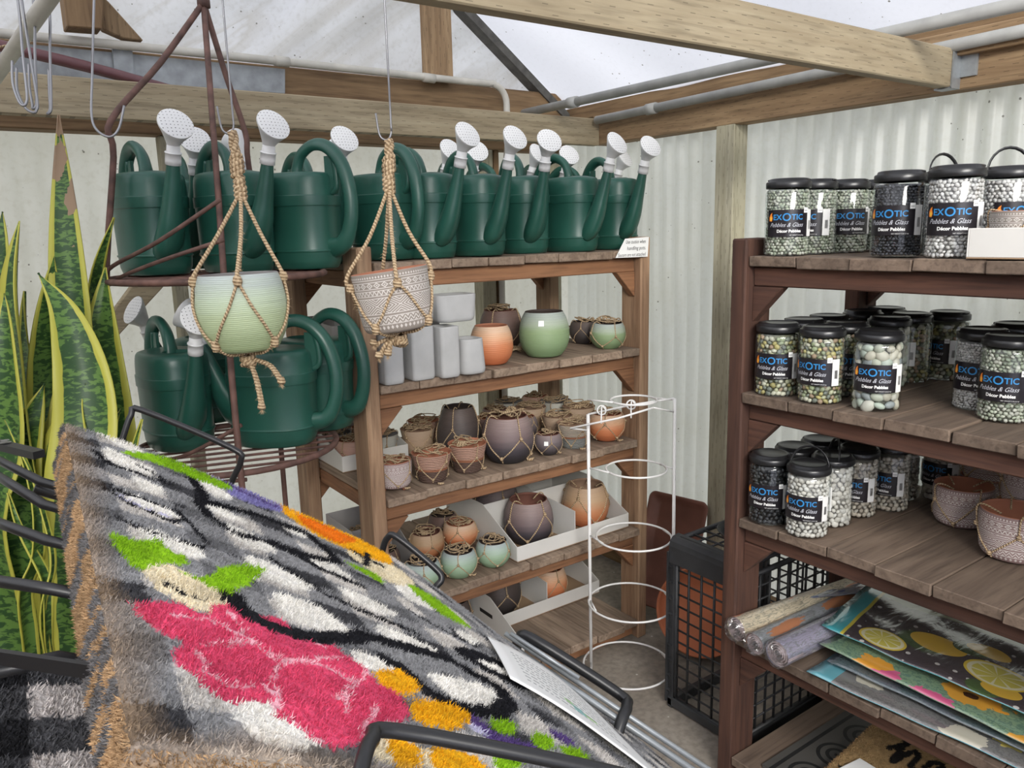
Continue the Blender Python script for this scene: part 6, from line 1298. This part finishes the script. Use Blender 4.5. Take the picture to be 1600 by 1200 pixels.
('L',(0.1,0.06,0.2),0.005,[(0.1598,0.0101),(0.1871,0.0204),(0.2174,0.0228)]),
('P',(0.22,0.42,0.012),0.0,[(0.0521,0.0426),(0.0978,0.0014),(0.1248,0.0051),(0.1666,0.0127),(0.1522,0.0415),(0.1159,0.0502),(0.0833,0.0503),(0.0548,0.0564)]),
('P',(0.22,0.42,0.012),0.0,[(0.0152,0.2841),(0.0319,0.2884),(0.0485,0.2753),(0.052,0.294),(0.0622,0.2987),(0.0567,0.3166),(0.0416,0.322),(0.0272,0.3421),(0.018,0.3242)]),
('P',(0.22,0.42,0.012),0.0,[(0.0529,0.3265),(0.0705,0.3247),(0.0923,0.291),(0.125,0.2645),(0.1274,0.2748),(0.0982,0.3249),(0.0797,0.3433),(0.0679,0.337)]),
('P',(0.22,0.42,0.012),0.0,[(0.2608,0.1423),(0.2975,0.1439),(0.2884,0.1708),(0.2649,0.1549)]),
('P',(0.22,0.42,0.012),0.0,[(0.351,0.1216),(0.3907,0.1206),(0.4046,0.1464),(0.4089,0.1764),(0.3596,0.1969),(0.3394,0.1589)]),
('L',(0.012,0.012,0.015),0.0067,[(0.2957,0.0854),(0.3103,0.0904),(0.3252,0.0954)]),
('L',(0.012,0.012,0.015),0.0045,[(0.3213,0.0668),(0.29,0.1255)]),
('P',(0.86,0.44,0.012),0.0,[(0.1718,0.4005),(0.1978,0.3853),(0.2096,0.3946),(0.2041,0.4095),(0.1825,0.425),(0.1684,0.418)]),
('P',(0.86,0.44,0.012),0.0,[(0.1886,0.428),(0.2133,0.4174),(0.2378,0.4188),(0.2301,0.4373),(0.2012,0.4554),(0.1744,0.4587),(0.1777,0.4436)]),
('P',(0.86,0.44,0.012),0.0,[(0.139,0.4875),(0.1592,0.4865),(0.1484,0.5098),(0.1321,0.5173)]),
('P',(0.86,0.44,0.012),0.0,[(0.143,0.489),(0.1567,0.491),(0.1442,0.5138),(0.1339,0.5129)]),
('P',(0.86,0.44,0.012),0.0,[(0.1692,0.4868),(0.2046,0.4821),(0.1995,0.506),(0.1616,0.5167)]),
('P',(0.1,0.06,0.2),0.0,[(0.2377,0.4257),(0.2508,0.429),(0.249,0.4411),(0.268,0.4395),(0.2851,0.4473),(0.2727,0.457),(0.2425,0.4621),(0.2316,0.4476)]),
('P',(0.6,0.58,0.75),0.0,[(0.2301,0.4372),(0.2398,0.4418),(0.2376,0.4481),(0.2261,0.4497)]),
('P',(0.1,0.06,0.2),0.0,[(0.3348,0.4021),(0.3548,0.4074),(0.3503,0.4185),(0.3308,0.4194)]),
('P',(0.22,0.42,0.012),0.0,[(0.257,0.4266),(0.2829,0.4132),(0.2886,0.42),(0.2742,0.4344),(0.255,0.4388)]),
('P',(0.22,0.42,0.012),0.0,[(0.2977,0.4255),(0.3194,0.4174),(0.3196,0.4295),(0.2986,0.4455),(0.2882,0.4434)]),
('P',(0.22,0.42,0.012),0.0,[(0.3233,0.4311),(0.3542,0.4202),(0.3578,0.4312),(0.3381,0.4436),(0.3161,0.4452)]),
('P',(0.22,0.42,0.012),0.0,[(0.2317,0.4684),(0.2526,0.4715),(0.2274,0.4937),(0.2147,0.4951)])]

SHP = [(k, np.array(c)*(.86 if max(c) > .5 else 1.0), w_, smooth_poly(p) if k == 'P' else p) for k, c, w_, p in MAT_SHAPES]
def colm(a, t):
    x = a+(vnoise(a,t,420,1)-.5)*.0035+(vnoise(a,t,130,2)-.5)*.003; y = t+(vnoise(a,t,420,3)-.5)*.0035+(vnoise(a,t,130,4)-.5)*.003
    ca = np.abs(((x-.050)/.0875+.5) % 1-.5) < .26; ct = np.abs(((y-.017)/.0655+.5) % 1-.5) < .29
    lite = np.array([.245,.245,.25]); mid = np.array([.135,.135,.14]); dk = np.array([.05,.05,.055]); c = np.where((ca & ct)[:,None], np.array([.52,.49,.455]), np.where((ca | ct)[:,None], lite, dk))
    nn = vnoise(a,t,18,6)[:,None]; c = np.where((ca & ct)[:,None], np.where(nn > .35, c, lite), np.where((~ca & ~ct)[:,None] & (nn > .55), mid, c))
    for k, cc, w_, p in SHP:
        p_ = np.array(p); 
        m_ = inpoly(x, y, p) if k == 'P' else dline(x, y, p) < max(w_*.95, .0014); c = np.where(m_[:,None], cc, c)
    # coir base shows through at the borders
    e = np.minimum(a, TW-t); w2 = np.clip(1-e/(.012+.02*vnoise(a,t,35,8)), 0, 1)[:,None]; c = c*(1-w2*.6)+np.array([.32,.22,.13])*w2*.6
    return c*(.85+.3*vnoise(a,t,60,12))[:,None]
def edgem(a, t):
    n1 = (.5*vnoise(a+t*1.0, t, 60, 21)+.5*vnoise(a+t, t, 23, 25))[:,None]; return np.where(n1 > .52, np.array([.34,.22,.12]), np.array([.12,.115,.115]))*(.8+.5*vnoise(a,t,110,22))[:,None]
lab = ['tufted coir doormat with pink, yellow and green flowers on grey check, top of the stack', 'grey and tan edged doormat in the middle of the stack', 'grey and tan edged doormat at the bottom of the stack']
for i in range(3):
    P, Nn = mk(.0150*i, .003*i, (.000,.006,-.002)[i]); full = i == 0
    o = tufted('tufted_doormat', P, Nn, colm if full else edgem, AL, TW, .0105, 420 if full else 120, 260 if full else 80, 230000 if full else 3000, .0032 if full else .0026, M['coir'], edgem, seed=30+i, edge_tufts=30000 if full else 26000, wt=.00042)
    tag(o, lab[i], 'doormat', 'doormats stacked on the black rack')
# dark check mat on the tier below
o4_ = np.array(at(-60,1030,z=1.235)); 
def Pd(a, t): return o4_+a[:,None]*np.array([.93,.06,-.36])+t[:,None]*DN
nd_ = np.cross(np.array([.93,.06,-.36]), DN); nd_ /= np.linalg.norm(nd_); nd_ *= np.sign(nd_[2])
def cold(a, t):
    x = a+(vnoise(a,t,300,1)-.5)*.003; y = t+(vnoise(a,t,300,3)-.5)*.003; ca = ((x/.045) % 2) < 1; ct = ((y/.045) % 2) < 1
    c = np.where((ca & ct)[:,None], np.array([.016,.016,.018]), np.where((ca | ct)[:,None], np.array([.07,.07,.075]), np.array([.50,.46,.44]))); return c*(.8+.4*vnoise(a,t,90,5))[:,None]
o = tufted('tufted_doormat', Pd, lambda a, t: np.repeat(nd_[None], len(a), 0), cold, .5, .42, .012, 160, 130, 40000, .005, M['coir'], lambda a, t: np.tile(np.array([.14,.11,.08]), (len(a),1)), edge_tufts=4000)
tag(o, 'black and white checked doormat on the tier below the flowered stack', 'doormat')

# black wire display rack carrying the mats
V = lambda x: Vector([float(q) for q in x])
rk = empty('display_rack', (0,0,0), 0, 'black wire display rack sloping down with raised hoops around the mats', 'display rack')
def rod(name, pts, r_, sm=0, parent=None): g = MB(); g.tube(pts, r_, 10, smoothpath=sm); return g.build(name, M['black_wire'], parent or rk)
BO = .0530
for t_, (lx, ly) in ((.02,(-60,690)),(.085,(-60,708)),(.17,(-60,796)),(.26,(-60,900)),(.355,(-60,1062))):
    a_arr = np.linspace(0, AL, 16); pb = interp3(a_arr, sm_)+t_*DN-interp3(a_arr, nr_)*BO; q = [V(x) for x in pb]; z0 = q[0].z; le = at(lx, ly, z=z0+.004); rod('shelf_rod', [le]+q, .0042)
for a_v in (.05,.45,.85):
    t_arr = np.linspace(-.02, TW+.02, 6); pb = interp3(np.full(6,a_v), sm_)+t_arr[:,None]*DN-interp3(np.full(6,a_v), nr_)*(BO+.008); rod('cross_rod', [V(x) for x in pb], .0042)
for t_ in (-.01, TW+.01):
    a_arr = np.linspace(0, AL, 12); pb = interp3(np.clip(a_arr,0,9), sm_)+t_*DN-interp3(np.clip(a_arr,0,9), nr_)*(BO+.016); pb[a_arr < 0] += np.outer(-a_arr[a_arr < 0], np.array([-1,0,.22])) ; rod('side_rail', [V(x) for x in pb], .0055)
pc = at(-40,1040,z=1.30); g = MB(); q0 = at(-60,686,z=1.328); q1 = at(62,716,z=1.328); up_ = Vector((0,0,.008)); d_ = (q1-q0).normalized(); s_ = d_.cross(Vector((0,0,1))).normalized()*.006
g.add([q0-s_, q1-s_, q1+s_, q0+s_]+[x+up_ for x in (q0-s_, q1-s_, q1+s_, q0+s_)], [(3,2,1,0),(4,5,6,7),(0,1,5,4),(1,2,6,5),(2,3,7,6),(3,0,4,7)]); br = g.build('bracket', M['black_wire'], rk); g = MB(); g.disc(q0.lerp(q1,.6)+up_*1.4, .0045, (0,0,1), 10); g.disc(q0.lerp(q1,.6)+up_*1.1, .006, (0,0,1), 14); g.build('screw', M['steel'], br)
q0 = at(-60,1028,z=1.33); q1 = at(150,1060,z=1.33); s_ = Vector((0,.0025,0)); g = MB(); g.add([q0-s_, q1-s_, q1+s_, q0+s_]+[x+up_ for x in (q0-s_, q1-s_, q1+s_, q0+s_)], [(3,2,1,0),(4,5,6,7),(0,1,5,4),(1,2,6,5),(2,3,7,6),(3,0,4,7)]); g.build('bracket', M['black_wire'], rk)
# raised hoops: feet on the rack frame, bar above the mats
def hoop(p, r_, d0, d1): 
    n_ = len(p); q = [atd(x, y, d0+(d1-d0)*i/(n_-1)) for i, (x, y) in enumerate(p)]; return rod('hoop', q, r_, 4)
hoop([(165,760),(190,690),(205,648),(222,641),(362,700),(376,720),(364,748),(330,830)], .0036, .90, .92)
hoop([(590,900),(598,858),(606,840),(620,839),(678,886),(690,905),(676,925),(650,990)], .0042, 1.00, .98)
hoop([(795,1060),(806,1015),(812,1000),(832,998),(965,1083),(979,1103),(972,1124),(950,1190)], .0078, 1.14, 1.0)
hoop([(545,1290),(556,1240),(568,1188),(582,1155),(618,1142),(900,1195),(1060,1235),(1090,1260)], .0038, .315, .42)
# metal price channel along the edge, with two strips and a clip
g = MB(); c0, c1 = atd(788,1003,1.09), atd(1110,1222,.98); c2, c3 = atd(798,1002,1.085), atd(905,1072,1.05)
for a_, b__, r_ in ((c0, c1, .0045), (c0+Vector((.006,.006,.008)), c1+Vector((.006,.006,.010)), .0035)): g.tube([a_, b__], r_, 8)
g.tube([c2+Vector((0,0,.012)), c3+Vector((0,0,.012))], .003, 8); cc0, cc1 = atd(1015,1195,.95), atd(1060,1225,.95); g.tube([cc0, cc1], .005, 8)
g.build('price_channel', M['galv'], rk)
# rack legs reaching the floor
for a_v, t_ in ((.03,-.01),(.03,TW+.01),(AL,-.01),(AL,TW+.01)):
    p = interp3(np.array([a_v]), sm_)[0]+t_*DN-interp3(np.array([a_v]), nr_)[0]*(BO+.016); p = V(p); rod('leg', [p, Vector((p.x, p.y, .0))], .008)
# care card lying on the top mat
def msurf(a, t, h): p = interp3(np.array([a]), sm_)[0]+t*DN+interp3(np.array([a]), nr_)[0]*h; return V(p)
g = MB(); n_ = 14; C4 = [(.336,.340),(.40,.215),(.66,.16),(.52,.40)]; vs = []
for j in range(n_+1):
    for i in range(n_+1):
        u, v = i/n_, j/n_; a_ = (C4[0][0]*(1-u)+C4[1][0]*u)*(1-v)+(C4[3][0]*(1-u)+C4[2][0]*u)*v; t_ = (C4[0][1]*(1-u)+C4[1][1]*u)*(1-v)+(C4[3][1]*(1-u)+C4[2][1]*u)*v; vs.append(msurf(a_, t_, .007+.006*math.sin(v*3.1)*u))
g.add(vs, [(j*(n_+1)+i, j*(n_+1)+i+1, (j+1)*(n_+1)+i+1, (j+1)*(n_+1)+i) for j in range(n_) for i in range(n_)], None, True, 0)
rn = random.Random(4)
def cp(u, v, h=.0009):
    a_ = (C4[0][0]*(1-u)+C4[1][0]*u)*(1-v)+(C4[3][0]*(1-u)+C4[2][0]*u)*v; t_ = (C4[0][1]*(1-u)+C4[1][1]*u)*(1-v)+(C4[3][1]*(1-u)+C4[2][1]*u)*v; return msurf(a_, t_, .007+.006*math.sin(v*3.1)*u+h)
for k in range(9):
    v0 = .12; u0 = .18+.075*k
    vv_ = v0
    while vv_ < .75: w_ = rn.uniform(.015,.04); g.quad(cp(u0,vv_), cp(u0,vv_+w_), cp(u0+.018,vv_+w_), cp(u0+.018,vv_), 1); vv_ += w_+.014
for (u0, v0, u1, v1, mi) in ((.20,.42,.30,.50,2),(.22,.50,.27,.58,3),(.28,.38,.33,.44,3)): g.quad(cp(u0,v0), cp(u0,v1), cp(u1,v1), cp(u1,v0), mi)
o = g.build('care_card', [M['sticker'], M['ink_grey'], plain('teal_print',(.25,.50,.48),.5), plain('green_print',(.35,.55,.25),.5)]); md = o.modifiers.new('s','SOLIDIFY'); md.thickness = .0008; md.offset = -1; tag(o, 'white printed card with a small green mark lying on the flowered mat', 'card')

# ---------------------------------------------------------------- paper notice on the top shelf corner
ysn = ULY-.012; nt_c = [at(962,403,y=ysn), at(1012,401,y=ysn), at(1014,370,y=ysn), at(977,373,y=ysn)]; g = MB()
g.add(nt_c+[p+Vector((0,.0015,0)) for p in nt_c], [(0,1,2,3),(7,6,5,4),(1,0,4,5),(2,1,5,6),(3,2,6,7),(0,3,7,4)])
wn = (nt_c[1]-nt_c[0]).length
for k, (tx, x0) in enumerate((('Use caution when', .30), ('handling pots.', .34), ('Saucers are not attached', .06))):
    vs, fs = text_mesh(tx, 0.017 if k == 2 else .018, shear=.2); mx = max(v.x for v in vs); sc_ = min(1, wn*(.93-x0)/mx); top_ = nt_c[3].z-.017-.0215*k
    g.add([Vector((nt_c[0].x+wn*x0+v.x*sc_, ysn-.0006, top_+v.y)) for v in vs], fs, None, False, 1)
tag(g.build('paper_notice', [M['sticker'], M['ink']]), 'handwritten paper notice stapled to the shelf post by the watering cans', 'notice')
# price stickers on single pots
for px, py, yy, w_, par in ((843,503,0,.018,'large green pot'),(852,682,0,.014,'small plum pot')):
    for o in bpy.data.objects:
        if o.get('label','').startswith(par) and o.parent is None:
            s_ = o.scale.x; rad_ = .080; d = (Vector((0,0,0))-Vector((o.location.x,o.location.y,0))).normalized(); ang = math.atan2(d.y, d.x)-o.rotation_euler.z-.12; z0 = .120 if 'green' in par else .083; prof_ = smoothprof(SHAPES['egg' if 'green' in par else 'globe'])
            def sp_(a, z): q = rad(prof_, z)+.0022; return Vector((math.cos(a)*q, math.sin(a)*q, z))
            g = MB(); h_ = w_/s_/2; dr = h_/rad(prof_, z0); g.add([sp_(ang-dr,z0-h_), sp_(ang+dr,z0-h_), sp_(ang+dr,z0+h_), sp_(ang-dr,z0+h_)], [(0,1,2,3)]); g.build('price_sticker', M['sticker'], o)
bpy.context.view_layer.update()
